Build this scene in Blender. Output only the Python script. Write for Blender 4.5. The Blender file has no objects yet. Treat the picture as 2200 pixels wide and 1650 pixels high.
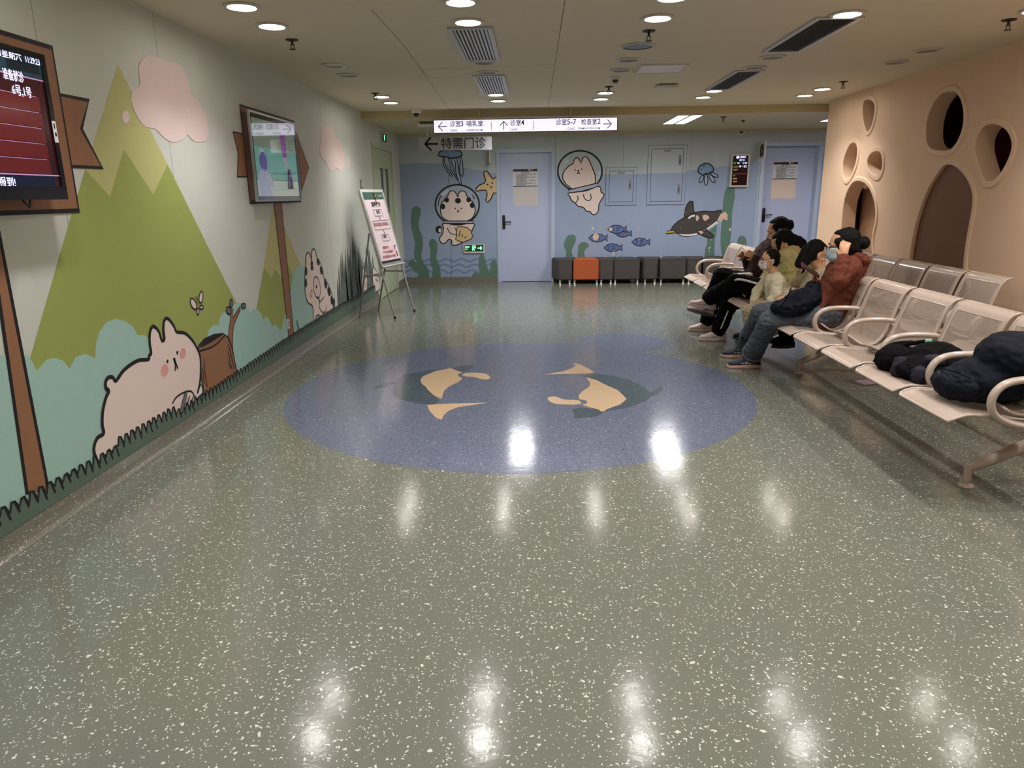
import bpy, bmesh, math, random
from mathutils import Vector, Matrix
from mathutils.geometry import tessellate_polygon
random.seed(7)
SC = bpy.context.scene
COL = SC.collection
V = Vector
# ------------------------------------------------------------------ camera
FPX, CAM_H = 1525.0, 1.38
def _ray(px, py): return V(((px-1100)/FPX, -(py-825)/FPX, -1.0))
_f = _ray(1147, 418).normalized(); _r2 = _ray(2147, 405)
_u = _r2.cross(_f).normalized(); _r = _f.cross(_u)
ROT = Matrix((_r, _f, _u))
CAMP = V((0, 0, CAM_H))
cd = bpy.data.cameras.new('camera'); cam = bpy.data.objects.new('camera', cd); COL.objects.link(cam)
cd.sensor_width = 36; cd.lens = FPX/2200*36; cd.clip_start = .05
cam.matrix_world = Matrix.Translation(CAMP) @ ROT.to_4x4()
SC.camera = cam
SC.view_settings.view_transform = 'Standard'; SC.view_settings.look = 'None'
SC.view_settings.exposure = 0.12; SC.view_settings.gamma = 1.0
SC.view_settings.use_curve_mapping = False
w = bpy.data.worlds.new('world'); SC.world = w; w.use_nodes = True
w.node_tree.nodes['Background'].inputs[0].default_value = (.8, .85, 1, 1)
w.node_tree.nodes['Background'].inputs[1].default_value = 0.15
try:
    SC.cycles.adaptive_threshold = .02; SC.cycles.max_bounces = 6; SC.cycles.diffuse_bounces = 4; SC.cycles.transparent_max_bounces = 6; SC.cycles.glossy_bounces = 3
    SC.cycles.caustics_reflective = False; SC.cycles.caustics_refractive = False
    SC.cycles.sample_clamp_indirect = 6.0
except Exception: pass
LAMP_W = 34.0
# a real point from a picture point and one known world coordinate
def dirw(px, py): return ROT @ _ray(px, py)
def PZ(px, py, z=0.0): d = dirw(px, py); return CAMP + d*((z-CAM_H)/d.z)
def PX(px, py, x): d = dirw(px, py); return CAMP + d*(x/d.x)
def PY(px, py, y): d = dirw(px, py); return CAMP + d*(y/d.y)
XL, XR, YB, YF, YBEAM, ZC, ZS = -2.119, 3.45, -3.0, 11.65, 9.2, 2.389, 2.3
# ------------------------------------------------------------------ materials
def lin(c):
    if isinstance(c, str): c = [int(c[i:i+2], 16)/255 for i in (0, 2, 4)]
    return tuple(x/12.92 if x <= .04045 else ((x+.055)/1.055)**2.4 for x in c) + (1,)
_M = {}
def mat(name, col, rough=.6, metal=0.0, emit=0.0, noise=.04, nscale=20, bump=0.0, bscale=120, coat=0.0, ecol=None, spec=.5):
    if name in _M: return _M[name]
    m = bpy.data.materials.new(name); m.use_nodes = True; nt = m.node_tree; N = nt.nodes; L = nt.links
    b = N['Principled BSDF']; c = lin(col)
    b.inputs['Roughness'].default_value = rough; b.inputs['Metallic'].default_value = metal
    b.inputs['Specular IOR Level'].default_value = spec
    if coat: b.inputs['Coat Weight'].default_value = coat; b.inputs['Coat Roughness'].default_value = .08
    tc = N.new('ShaderNodeTexCoord')
    no = N.new('ShaderNodeTexNoise'); no.inputs['Scale'].default_value = nscale; no.inputs['Detail'].default_value = 3
    L.new(tc.outputs['Object'], no.inputs['Vector'])
    mx = N.new('ShaderNodeMix'); mx.data_type = 'RGBA'
    mx.inputs[6].default_value = tuple(x*(1-noise*2) for x in c[:3])+(1,)
    mx.inputs[7].default_value = tuple(min(1, x*(1+noise*2)) for x in c[:3])+(1,)
    L.new(no.outputs['Fac'], mx.inputs[0]); L.new(mx.outputs[2], b.inputs['Base Color'])
    if bump:
        n2 = N.new('ShaderNodeTexNoise'); n2.inputs['Scale'].default_value = bscale; n2.inputs['Detail'].default_value = 4
        L.new(tc.outputs['Object'], n2.inputs['Vector'])
        bp = N.new('ShaderNodeBump'); bp.inputs['Strength'].default_value = bump; bp.inputs['Distance'].default_value = .01
        L.new(n2.outputs['Fac'], bp.inputs['Height']); L.new(bp.outputs[0], b.inputs['Normal'])
    if emit:
        b.inputs['Emission Color'].default_value = lin(ecol) if ecol else c
        b.inputs['Emission Strength'].default_value = emit
    _M[name] = m; return m
def floor_mat(name, base, chip, chipdens, dark=None):
    m = bpy.data.materials.new(name); m.use_nodes = True; nt = m.node_tree; N = nt.nodes; L = nt.links
    b = N['Principled BSDF']; b.inputs['Roughness'].default_value = .13
    b.inputs['Specular IOR Level'].default_value = .5
    tc = N.new('ShaderNodeTexCoord')
    n0 = N.new('ShaderNodeTexNoise'); n0.inputs['Scale'].default_value = 45; n0.inputs['Detail'].default_value = 2
    L.new(tc.outputs['Object'], n0.inputs['Vector'])
    va = N.new('ShaderNodeVectorMath'); va.operation = 'MULTIPLY_ADD'
    va.inputs[1].default_value = (.03, .03, .03); L.new(n0.outputs['Color'], va.inputs[0]); L.new(tc.outputs['Object'], va.inputs[2])
    cols = b.inputs['Base Color']
    bn = N.new('ShaderNodeTexNoise'); bn.inputs['Scale'].default_value = 260; L.new(tc.outputs['Object'], bn.inputs['Vector'])
    mx0 = N.new('ShaderNodeMix'); mx0.data_type = 'RGBA'; c = lin(base)
    mx0.inputs[6].default_value = tuple(x*.72 for x in c[:3])+(1,); mx0.inputs[7].default_value = tuple(x*1.28 for x in c[:3])+(1,)
    L.new(bn.outputs['Fac'], mx0.inputs[0]); prev = mx0.outputs[2]
    sets = [(chip, 62, chipdens*.8, .0042), (chip, 115, chipdens, .0024)]
    if dark: sets.append((dark, 90, chipdens, .0032))
    for cc, sc, dens, rad in sets:
        vo = N.new('ShaderNodeTexVoronoi'); vo.inputs['Scale'].default_value = sc; vo.inputs['Randomness'].default_value = 1
        L.new(va.outputs[0], vo.inputs['Vector'])
        sp = N.new('ShaderNodeSeparateColor'); L.new(vo.outputs['Color'], sp.inputs[0])
        g = N.new('ShaderNodeMath'); g.operation = 'LESS_THAN'; g.inputs[1].default_value = dens; L.new(sp.outputs[0], g.inputs[0])
        # chip size varies with the cell
        sz = N.new('ShaderNodeMath'); sz.operation = 'MULTIPLY_ADD'; sz.inputs[1].default_value = rad*sc*.8; sz.inputs[2].default_value = rad*sc*.5
        L.new(sp.outputs[1], sz.inputs[0])
        d = N.new('ShaderNodeMath'); d.operation = 'LESS_THAN'; L.new(vo.outputs['Distance'], d.inputs[0]); L.new(sz.outputs[0], d.inputs[1])
        ml = N.new('ShaderNodeMath'); ml.operation = 'MULTIPLY'; L.new(g.outputs[0], ml.inputs[0]); L.new(d.outputs[0], ml.inputs[1])
        mx = N.new('ShaderNodeMix'); mx.data_type = 'RGBA'; L.new(ml.outputs[0], mx.inputs[0]); L.new(prev, mx.inputs[6]); mx.inputs[7].default_value = lin(cc)
        prev = mx.outputs[2]
    L.new(prev, cols)
    n2 = N.new('ShaderNodeTexNoise'); n2.inputs['Scale'].default_value = 9; n2.inputs['Detail'].default_value = 5; n2.inputs['Roughness'].default_value = .62
    L.new(tc.outputs['Object'], n2.inputs['Vector'])
    bp = N.new('ShaderNodeBump'); bp.inputs['Strength'].default_value = .035; bp.inputs['Distance'].default_value = .02
    L.new(n2.outputs['Fac'], bp.inputs['Height']); L.new(bp.outputs[0], b.inputs['Normal'])
    _M[name] = m; return m
def perf_mat(name, col):
    m = bpy.data.materials.new(name); m.use_nodes = True; nt = m.node_tree; N = nt.nodes; L = nt.links
    b = N['Principled BSDF']; b.inputs['Base Color'].default_value = lin(col); b.inputs['Roughness'].default_value = .33
    uv = N.new('ShaderNodeUVMap'); sx = N.new('ShaderNodeSeparateXYZ'); L.new(uv.outputs[0], sx.inputs[0])
    def mth(op, a, bb=None):
        n = N.new('ShaderNodeMath'); n.operation = op
        for i, q in enumerate((a, bb)):
            if q is None: continue
            if isinstance(q, (int, float)): n.inputs[i].default_value = q
            else: L.new(q, n.inputs[i])
        return n.outputs[0]
    P = .0065
    v = mth('DIVIDE', sx.outputs[1], P*.866); row = mth('FLOOR', v)
    off = mth('MULTIPLY', mth('MODULO', row, 2.0), .5)
    u = mth('ADD', mth('DIVIDE', sx.outputs[0], P), off)
    fu = mth('SUBTRACT', mth('FRACT', u), .5); fv = mth('MULTIPLY', mth('SUBTRACT', mth('FRACT', v), .5), .866)
    r = mth('SQRT', mth('ADD', mth('MULTIPLY', fu, fu), mth('MULTIPLY', fv, fv)))
    hole = mth('LESS_THAN', r, .29)
    tr = N.new('ShaderNodeBsdfTransparent'); ms = N.new('ShaderNodeMixShader')
    L.new(hole, ms.inputs[0]); L.new(b.outputs[0], ms.inputs[1]); L.new(tr.outputs[0], ms.inputs[2])
    L.new(ms.outputs[0], N['Material Output'].inputs[0]); _M[name] = m; return m
# ------------------------------------------------------------------ mesh builder
class MB:
    def __init__(s): s.v = []; s.f = []; s.m = []; s.mats = []; s.uv = {}; s.flat = set()
    def mi(s, m):
        if m not in s.mats: s.mats.append(m)
        return s.mats.index(m)
    def add(s, vs, fs, m, flat=False):
        o = len(s.v); s.v += [V(p) for p in vs]; k = s.mi(m)
        for f in fs:
            if flat: s.flat.add(len(s.f))
            s.f.append([o+i for i in f]); s.m.append(k)
    def box(s, a, b, m, rot=0, piv=None, bev=0.0):
        x0, y0, z0 = a; x1, y1, z1 = b
        if bev:
            bm = bmesh.new(); bmesh.ops.create_cube(bm, size=1)
            for q in bm.verts: q.co = V(((x0+x1)/2+q.co.x*(x1-x0), (y0+y1)/2+q.co.y*(y1-y0), (z0+z1)/2+q.co.z*(z1-z0)))
            bmesh.ops.bevel(bm, geom=bm.edges[:], offset=bev, segments=3, profile=.5, affect='EDGES')
            bm.verts.index_update(); vs = [q.co.copy() for q in bm.verts]; fs = [[q.index for q in f.verts] for f in bm.faces]; bm.free()
        else:
            vs = [V(p) for p in ((x0,y0,z0),(x1,y0,z0),(x1,y1,z0),(x0,y1,z0),(x0,y0,z1),(x1,y0,z1),(x1,y1,z1),(x0,y1,z1))]
            fs = [(0,3,2,1),(4,5,6,7),(0,1,5,4),(1,2,6,5),(2,3,7,6),(3,0,4,7)]
        if rot:
            c = V(piv) if piv else V(((x0+x1)/2, (y0+y1)/2, 0)); R = Matrix.Rotation(rot, 3, 'Z'); vs = [R@(q-c)+c for q in vs]
        s.add(vs, fs, m, not bev); return s
    def obox(s, c, ax, ay, az, m):   # oriented box, centre + half axes
        c, ax, ay, az = V(c), V(ax), V(ay), V(az)
        vs = [c+ax*i+ay*j+az*k for k in (-1,1) for i, j in ((-1,-1),(1,-1),(1,1),(-1,1))]
        s.add(vs, [(0,3,2,1),(4,5,6,7),(0,1,5,4),(1,2,6,5),(2,3,7,6),(3,0,4,7)], m, True); return s
    def tube(s, pts, r, m, n=10, flat=1.0, side=None, caps=True):
        pts = [V(p) for p in pts]; k = len(pts); rs = r if isinstance(r, (list, tuple)) else [r]*k
        vs = []; prev = None
        for i, p in enumerate(pts):
            t = (pts[min(i+1, k-1)]-pts[max(i-1, 0)]).normalized()
            if side is not None: a = V(side)
            else:
                a = prev if prev is not None else (V((0,0,1)) if abs(t.z) < .9 else V((1,0,0)))
            a = (a - t*a.dot(t)).normalized(); prev = a; b = t.cross(a)
            for j in range(n):
                an = 2*math.pi*j/n; vs.append(p + a*math.cos(an)*rs[i]*flat + b*math.sin(an)*rs[i])
        fs = [(i*n+j, i*n+(j+1)%n, (i+1)*n+(j+1)%n, (i+1)*n+j) for i in range(k-1) for j in range(n)]
        if caps: fs += [tuple(reversed(range(n))), tuple(range((k-1)*n, k*n))]
        s.add(vs, fs, m); return s
    def disc(s, c, r, z0, z1, m, n=24):
        s.tube([(c[0], c[1], z0), (c[0], c[1], z1)], r, m, n); return s
    def lathe(s, c, prof, m, n=28, axis='Z'):
        vs = []
        for r, z in prof:
            for j in range(n):
                a = 2*math.pi*j/n
                q = V((r*math.cos(a), r*math.sin(a), z)) if axis == 'Z' else V((z, r*math.cos(a), r*math.sin(a))) if axis == 'X' else V((r*math.cos(a), z, r*math.sin(a)))
                vs.append(V(c)+q)
        k = len(prof); fs = [(i*n+j, i*n+(j+1)%n, (i+1)*n+(j+1)%n, (i+1)*n+j) for i in range(k-1) for j in range(n)]
        s.add(vs, fs, m); return s
    def loft(s, rings, m, n=20, caps=True):
        vs = []
        for c, a, b in rings:
            for j in range(n):
                t = 2*math.pi*j/n; vs.append(V(c)+V(a)*math.cos(t)+V(b)*math.sin(t))
        k = len(rings); fs = [(i*n+j, i*n+(j+1)%n, (i+1)*n+(j+1)%n, (i+1)*n+j) for i in range(k-1) for j in range(n)]
        if caps: fs += [tuple(reversed(range(n))), tuple(range((k-1)*n, k*n))]
        s.add(vs, fs, m); return s
    def ell(s, c, r, m, ax=None, n=16):
        c = V(c); A = ax or (V((1,0,0)), V((0,1,0)), V((0,0,1)))
        vs = []; fs = []; h = n//2
        for i in range(h+1):
            ph = math.pi*i/h
            for j in range(n):
                t = 2*math.pi*j/n
                vs.append(c + A[0]*(r[0]*math.sin(ph)*math.cos(t)) + A[1]*(r[1]*math.sin(ph)*math.sin(t)) + A[2]*(r[2]*math.cos(ph)))
        for i in range(h):
            for j in range(n): fs.append((i*n+j, (i+1)*n+j, (i+1)*n+(j+1)%n, i*n+(j+1)%n))
        s.add(vs, fs, m); return s
    def cone(s, p0, r0, p1, r1, m, n=14):
        s.ell(p0, (r0,)*3, m, n=n); s.ell(p1, (r1,)*3, m, n=n); s.tube([p0, p1], [r0, r1], m, n=n); return s
    def poly(s, pts3, m, th=None):
        pts3 = [V(p) for p in pts3]; tris = tessellate_polygon([pts3]); s.add(pts3, [tuple(t) for t in tris], m, True); return s
    def text(s, st, size, o, rx, uy, m, align='L', bold=0.0, maxw=None):
        vs, fs, wd = text_mesh(st, bold); rx, uy, o = V(rx).normalized(), V(uy).normalized(), V(o)
        k = size
        kx = size if not maxw or wd*size <= maxw else maxw/wd
        dx = {'L': 0, 'C': -wd*kx/2, 'R': -wd*kx}[align]
        s.add([o + rx*(q[0]*kx+dx) + uy*(q[1]*k) for q in vs], fs, m, True); return s
    def build(s, name, parent=None, smooth=40, origin=None, bevel=0):
        if parent is not None: org = V(parent['_o'])
        elif origin is not None: org = V(origin)
        else:
            xs = [q.x for q in s.v]; ys = [q.y for q in s.v]; org = V(((min(xs)+max(xs))/2, (min(ys)+max(ys))/2, min(q.z for q in s.v)))
        me = bpy.data.meshes.new(name); me.from_pydata([tuple(q-org) for q in s.v], [], s.f)
        for m_ in s.mats: me.materials.append(m_)
        for i, p in enumerate(me.polygons): p.material_index = s.m[i]; p.use_smooth = bool(smooth) and i not in s.flat
        if s.uv:
            ul = me.uv_layers.new(name='UVMap')
            for lp in me.loops: ul.data[lp.index].uv = s.uv.get(lp.vertex_index, (0, 0))
        me.update()
        if smooth:
            try: me.set_sharp_from_angle(angle=math.radians(smooth))
            except Exception: pass
        o = bpy.data.objects.new(name, me); COL.objects.link(o)
        if parent is not None:
            o.parent = parent
        else: o.location = org

        o['_o'] = [org.x, org.y, org.z]
        return o

_TX = {}
def text_mesh(st, bold=0.0):
    k = (st, bold)
    if k in _TX: return _TX[k]
    cu = bpy.data.curves.new('t', 'FONT'); cu.body = st; cu.size = 1; cu.fill_mode = 'FRONT'; cu.offset = bold; cu.resolution_u = 3
    ob = bpy.data.objects.new('t', cu); COL.objects.link(ob)
    dg = bpy.context.evaluated_depsgraph_get(); me = bpy.data.meshes.new_from_object(ob.evaluated_get(dg))
    vs = [(q.co.x, q.co.y) for q in me.vertices]; fs = [tuple(p.vertices) for p in me.polygons]
    bpy.data.objects.remove(ob); bpy.data.curves.remove(cu); bpy.data.meshes.remove(me)
    x0 = min(q[0] for q in vs); wd = max(q[0] for q in vs)-x0
    _TX[k] = ([(a-x0, b) for a, b in vs], fs, wd); return _TX[k]
def tag(o, label=None, cat=None, group=None, kind=None):
    if label: o['label'] = label
    if cat: o['category'] = cat
    if group: o['group'] = group
    if kind: o['kind'] = kind
    return o
def empty(name, loc, label, cat, group=None):
    o = bpy.data.objects.new(name, None); COL.objects.link(o); o.location = loc; o.empty_display_size = .1
    o.matrix_world = Matrix.Translation(V(loc)); o['_o'] = list(loc)
    return tag(o, label, cat, group)
def copy_tree(o, parent=None):
    c = o.copy(); COL.objects.link(c)
    if parent is not None: c.parent = parent
    for ch in list(o.children): copy_tree(ch, c)
    return c
def remesh(mb, name, m, parent, voxel=.007, it=3, sm=.5):
    """closed shapes melted into one continuous surface"""
    tmp = mb.build('tmp', None, origin=(0,0,0))
    md = tmp.modifiers.new('r', 'REMESH'); md.mode = 'VOXEL'; md.voxel_size = voxel
    if it: s_ = tmp.modifiers.new('s', 'SMOOTH'); s_.iterations = it; s_.factor = sm
    dg = bpy.context.evaluated_depsgraph_get(); me = bpy.data.meshes.new_from_object(tmp.evaluated_get(dg))
    bpy.data.objects.remove(tmp)
    org = V(parent['_o']) if parent is not None else V((0,0,0))
    if parent is None:
        co = [q.co for q in me.vertices]; org = V((sum(q.x for q in co)/len(co), sum(q.y for q in co)/len(co), min(q.z for q in co)))
    for q in me.vertices: q.co -= org
    me.materials.clear(); me.materials.append(m)
    for p in me.polygons: p.use_smooth = True; p.material_index = 0
    o = bpy.data.objects.new(name, me); COL.objects.link(o); o['_o'] = list(org)
    if parent is not None: o.parent = parent
    else: o.location = org
    return o
def crom(pts, closed=False, n=5):
    P = [V(p) for p in pts]; k = len(P); out = []
    rng = range(k) if closed else range(k-1)
    for i in rng:
        a = P[(i-1) % k] if closed or i > 0 else P[0]; b = P[i]; c = P[(i+1) % k]; d = P[(i+2) % k] if closed or i+2 < k else P[-1]
        for j in range(n):
            t = j/n; out.append(.5*((2*b)+(c-a)*t+(2*a-5*b+4*c-d)*t*t+(3*b-a-3*c+d)*t**3))
    if not closed: out.append(P[-1])
    return out
# painted shapes on a flat wall or floor
class Paint:
    def __init__(s, mb, fn, nrm, step=.0006): s.mb = mb; s.fn = fn; s.n = V(nrm); s.st = step
    def p(s, q, L): return s.fn(q[0], q[1]) + s.n*(s.st*L)
    def poly(s, pts, m, L, smooth=False, out=None, ow=.012, n=4):
        P = [V((a, b)) for a, b in pts]
        if smooth: P = crom([(a, b, 0) for a, b in pts], True, n)
        s.mb.poly([s.p(q, L) for q in P], m)
        if out: s.stroke([(q[0], q[1]) for q in P], ow, out, L+1, closed=True)
    def ell(s, c, rx, ry, m, L, rot=0, out=None, ow=.008, n=24):
        ca, sa = math.cos(rot), math.sin(rot); pts = []
        for i in range(n):
            t = 2*math.pi*i/n; x, y = rx*math.cos(t), ry*math.sin(t); pts.append((c[0]+x*ca-y*sa, c[1]+x*sa+y*ca))
        s.poly(pts, m, L, out=out, ow=ow)
    def stroke(s, pts, wd, m, L, closed=False, smooth=False, taper=False):
        if smooth: pts = [(q[0], q[1]) for q in crom([(a, b, 0) for a, b in pts], closed, 5)]
        P = [s.p(q, L) for q in pts]; k = len(P); vs = []
        for i in range(k):
            a = P[(i-1) % k] if closed or i > 0 else P[i]; b = P[(i+1) % k] if closed or i < k-1 else P[i]
            t = (b-a); t = t.normalized() if t.length > 1e-9 else V((0,0,1)); sd = s.n.cross(t)
            h = wd/2*(1 if not taper else max(.15, math.sin(math.pi*(i+.3)/(k))))
            vs += [P[i]-sd*h, P[i]+sd*h]
        fs = [(2*i, 2*((i+1) % k), 2*((i+1) % k)+1, 2*i+1) for i in range(k if closed else k-1)]
        s.mb.add(vs, fs, m, True)
from mathutils import noise as mnoise
def wrinkle(o, amp, freq, seed=0):
    me = o.data; ns = [v.normal.copy() for v in me.vertices]
    for v, n in zip(me.vertices, ns):
        p = v.co+V((seed*3.1, seed*1.7, 0)); a = mnoise.noise(V((p.x*freq, p.y*freq, p.z*freq*1.6))); b = abs(mnoise.noise(V((p.x*freq*2.1, p.y*freq*2.1, p.z*freq*3))))
        v.co += n*amp*(a*1.0-b*1.3+.35)
    me.update()
# ------------------------------------------------------------------ colours
BLK = mat('outline_paint', '0c0c10', .6, noise=.0)
mSKY = mat('mint_wall_paint', 'cdd0c7', .62, noise=.015, nscale=6, bump=.05, bscale=260)
mPINK = mat('pink_paint', 'e4cfcb', .62, noise=.015)
mLG = mat('light_green_paint', 'c0bf80', .62, noise=.02)
mGR = mat('green_paint', '9ba657', .62, noise=.02)
mTEAL = mat('teal_paint', 'a3c8bf', .62, noise=.02)
mGRASS = mat('dark_green_paint', '5a6f62', .62, noise=.03)
mREED = mat('reed_grey_paint', '68736d', .62, noise=.03)
mRAB = mat('rabbit_cream_paint', 'ead6ce', .62, noise=.01)
mCHK = mat('cheek_pink_paint', 'e3a29b', .62, noise=.01)
mBRN = mat('sign_brown_paint', '94684a', .6, noise=.05)
mBRD = mat('board_brown_paint', '875a44', .6, noise=.05)
mLEAF = mat('leaf_grey_paint', '6b7272', .6)
mFW = mat('pale_blue_grey_wall_paint', 'b6c0c6', .55, noise=.01, bump=.03, bscale=200)
mSEA = mat('sea_blue_paint', '97a7c4', .55, noise=.012, nscale=5)
mWAVE = mat('wave_blue_paint', '7288ad', .55)
mSW = mat('seaweed_green_paint', '5c7c6e', .55, noise=.03)
mHEL = mat('helmet_pale_paint', 'a9b3c6', .5)
mHELW = mat('helmet_shine_paint', 'cdd5de', .5)
mJEL = mat('jellyfish_blue_paint', '7d9ac0', .5)
mJELL = mat('tentacle_blue_paint', 'a7b9d4', .5)
mTAN = mat('starfish_tan_paint', 'd8ba8c', .55)
mFISH = mat('fish_blue_paint', '5d70a5', .55)
mDK = mat('charcoal_paint', '45403f', .55)
mWH = mat('white_paint', 'e9e4e0', .55)
mYEL = mat('beak_yellow_paint', 'ddaa3a', .55)
mCHIP = mat('bare_plaster_patch', 'ddbfae', .8)
mCEIL = mat('cream_ceiling_paint', 'dcd3b9', .7, noise=.01)
mBEAM = mat('beam_cream_paint', 'c8ba92', .4, noise=.02)
mSEAM = mat('panel_joint', '6f7a72', .7)
mSEAMC = mat('ceiling_joint', '6e664c', .8)
mPEACH = mat('peach_plaster', 'f0cdae', .75, noise=.02, nscale=4, bump=.18, bscale=190)
mPEACHR = mat('peach_rim', 'efceaf', .6, noise=.01)
mROOM = mat('dark_red_room_wall', '7a2418', .7)
mBROWNP = mat('brown_wood_panel', '7d5239', .6, noise=.12, nscale=4)
mFLOOR = floor_mat('green_terrazzo_vinyl', '6a6c62', 'c4c5ba', .38)
mFBLUE = floor_mat('blue_terrazzo_vinyl', '62687c', '989dab', .35, dark='3c4252')
mFDARK = floor_mat('slate_vinyl', '46525c', '6f7a88', .3)
mFTAN = mat('sand_vinyl', 'bfa381', .3, noise=.05, nscale=200)
mBASE = floor_mat('baseboard_vinyl', '78756a', 'b5b1a0', .45)
mWELD = mat('weld_line', 'a8a798', .4)
mDOORB = mat('door_blue_enamel', 'b6bfdc', .4, noise=.01)
mDOORF = mat('door_frame_blue', 'b4bfd6', .4, noise=.01)
mDOORG = mat('door_mint_enamel', 'b9c3a6', .45, noise=.01)
mBLACK = mat('black_plastic', '101012', .35, noise=0)
mDGREY = mat('dark_grey_plastic', '35353a', .4, noise=0)
mMETAL = mat('brushed_steel', 'b9b9b6', .3, metal=1, noise=.03)
mCHROME = mat('chrome', 'd9d9d9', .12, metal=1, noise=0)
mWPL = mat('white_plastic', 'd8d4cb', .45, noise=.01)
mPAPER = mat('white_paper', 'dad8da', .7, noise=.01)
mGLASSD = mat('dark_glass', '14181a', .08, noise=0)

def struct(o): o['kind'] = 'structure'; return o
# ------------------------------------------------------------------ floor
fl = MB()
fl.box((XL-.2, YB-.1, -.1), (6.2, YF+.2, 0), mFLOOR)
pf = Paint(fl, lambda x, y: PZ(x, y, 0), (0, 0, 1), .0004)
def fell(cx, cy, rx, ry, m, L, n=64):
    fl.poly([(cx+rx*math.cos(2*math.pi*i/n), cy+ry*math.sin(2*math.pi*i/n), .0004*L) for i in range(n)], m)
fell(-.115, 5.04, 1.66, 1.645, mFBLUE, 1, 96)
fell(.845, 6.72, .435, .42, mFBLUE, 2)
def z7(l): return [(560+a/3.86, 690+b/3.86) for a, b in l]
def z8(l): return [(1100+a/3.86, 690+b/3.86) for a, b in l]
pf.poly(z7([(1100,530),(1180,450),(1300,425),(1400,405),(1480,400),(1570,390),(1650,375),(1760,365),(1740,400),(1660,425),(1500,470),(1400,560),(1480,660),(1380,690),(1200,660),(1120,620)]), mFDARK, 3, True)
pf.poly(z7([(940,560),(1010,520),(1100,500),(1110,515),(1000,550)]), mFDARK, 3)
pf.poly(z7([(1325,490),(1345,460),(1450,415),(1575,390),(1620,408),(1675,428),(1640,440),(1635,455),(1672,475),(1650,500),(1560,545),(1520,580),(1500,648),(1440,620),(1385,570),(1370,545),(1335,520)]), mFTAN, 4)
pf.poly(z7([(1675,450),(1700,432),(1800,430),(1870,440),(1903,468),(1880,485),(1820,480),(1770,465),(1700,460)]), mFTAN, 4, True)
pf.poly(z7([(1380,697),(1550,685),(1885,678),(1640,715),(1560,745),(1515,785),(1500,822),(1450,800),(1400,745)]), mFTAN, 4)
pf.poly(z8([(570,455),(690,435),(850,455),(980,490),(1100,550),(1160,610),(1120,660),(950,720),(780,745),(700,790),(500,808),(520,790),(500,735),(560,715),(730,735),(900,700),(960,640),(800,540),(680,480)]), mFDARK, 3)
pf.poly(z8([(1150,590),(1190,565),(1250,530),(1245,570),(1200,610),(1160,620)]), mFDARK, 3)
pf.poly(z8([(510,348),(570,362),(630,392),(685,428),(600,437),(265,445),(430,415),(500,390),(528,370)]), mFTAN, 4)
pf.poly(z8([(612,465),(700,490),(800,540),(880,575),(935,630),(948,650),(900,690),(780,735),(765,750),(735,750),(720,735),(640,715),(582,695),(620,685),(625,668),(600,655),(560,650),(550,620),(580,585),(640,545),(650,515)]), mFTAN, 4)
pf.poly(z8([(295,640),(330,627),(380,632),(430,650),(540,657),(572,675),(555,692),(400,692),(320,672)]), mFTAN, 4, True)
# welded joint beside the left wall
fl.box((XL+.012, YB, .0), (XL+.020, 9.6, .0012), mWELD)
struct(fl.build('floor', smooth=0, origin=(0, 0, 0)))
# ------------------------------------------------------------------ ceiling
ce = MB()
ce.box((XL-.2, YB-.1, ZC), (6.2, YBEAM, ZC+.1), mCEIL)
def cseam(a, b, wd=.004):
    a, b = PZ(*a, ZC), PZ(*b, ZC); d = (b-a).normalized(); n = V((-d.y, d.x, 0))*wd/2
    a.z = b.z = ZC-.0008; ce.add([a-n, b-n, b+n, a+n], [(0, 1, 2, 3)], mSEAMC, True)
for a, b in (((798, 20), (868, 98)), ((868, 98), (965, 235)), ((1214, 0), (1178, 229)), ((905, 150), (1190, 138)), ((905, 150), (925, 167)), ((925, 167), (1010, 166)), ((920, 214), (1330, 205)), ((1099, 226), (1172, 223)), ((1100, 230), (1172, 227))): cseam(a, b)
struct(ce.build('ceiling', smooth=0, origin=(0, 0, ZC)))
ce = MB(); ce.box((XL-.2, YBEAM, ZS), (6.2, YF+.2, ZC+.1), mBEAM)
struct(ce.build('ceiling', smooth=0, origin=(0, YBEAM, ZS)))
t = MB(); t.box((XL, YF-.10, ZS-.022), (6.2, YF-.0, ZS), mBEAM); struct(t.build('trim_1', smooth=0))
# ------------------------------------------------------------------ left wall and its mural
wl = MB(); wl.box((XL-.2, YB, 0), (XL, 9.68, ZC), mSKY); wl.box((XL-.2, 11.03, 0), (XL, YF, ZC), mSKY); wl.box((XL-.2, 9.68, 2.06), (XL, 11.03, ZC), mSKY)
wl.box((XL-.2, 9.68, 0), (XL-.06, 11.03, 2.06), mDGREY)
pl = Paint(wl, lambda x, y: PX(x, y, XL), (1, 0, 0))
def wy(y, z): # picture-free point given in wall coordinates
    return V((XL, y, z))
pw = Paint(wl, lambda y, z: V((XL, y, z)), (1, 0, 0))
def s1(l): return [(a/3.143, b/3.143) for a, b in l]
def s2(l): return [(a/2.357, 500+b/2.357) for a, b in l]
def s3(l): return [(480+a/3.056, 180+b/3.056) for a, b in l]
def sb(l): return [(220+a/5.5, 480+b/5.5) for a, b in l]
def sr(l): return [(180+a/5.156, 680+b/5.156) for a, b in l]
def sc(l): return [(600+a/7.5, 520+b/7.5) for a, b in l]
pl.poly([(253,137),(359.5,353),(380,395),(370,470),(200,470),(183,364),(203,300)], mLG, 1)
pl.poly([(183,364),(236,423),(265.6,321),(329,418),(359.5,353),(444,525),(505,646),(545,730),(440,860),(60,860),(64,770),(142,500)], mGR, 2)
pl.poly([(588,425),(611,488),(655,590),(655,650),(560,650),(567,569)], mLG, 1)
pl.poly([(567,574),(583,599),(590,578),(604,597),(616,561),(630,600),(650,690),(602,730),(545,690),(551,661)], mGR, 2)
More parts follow.
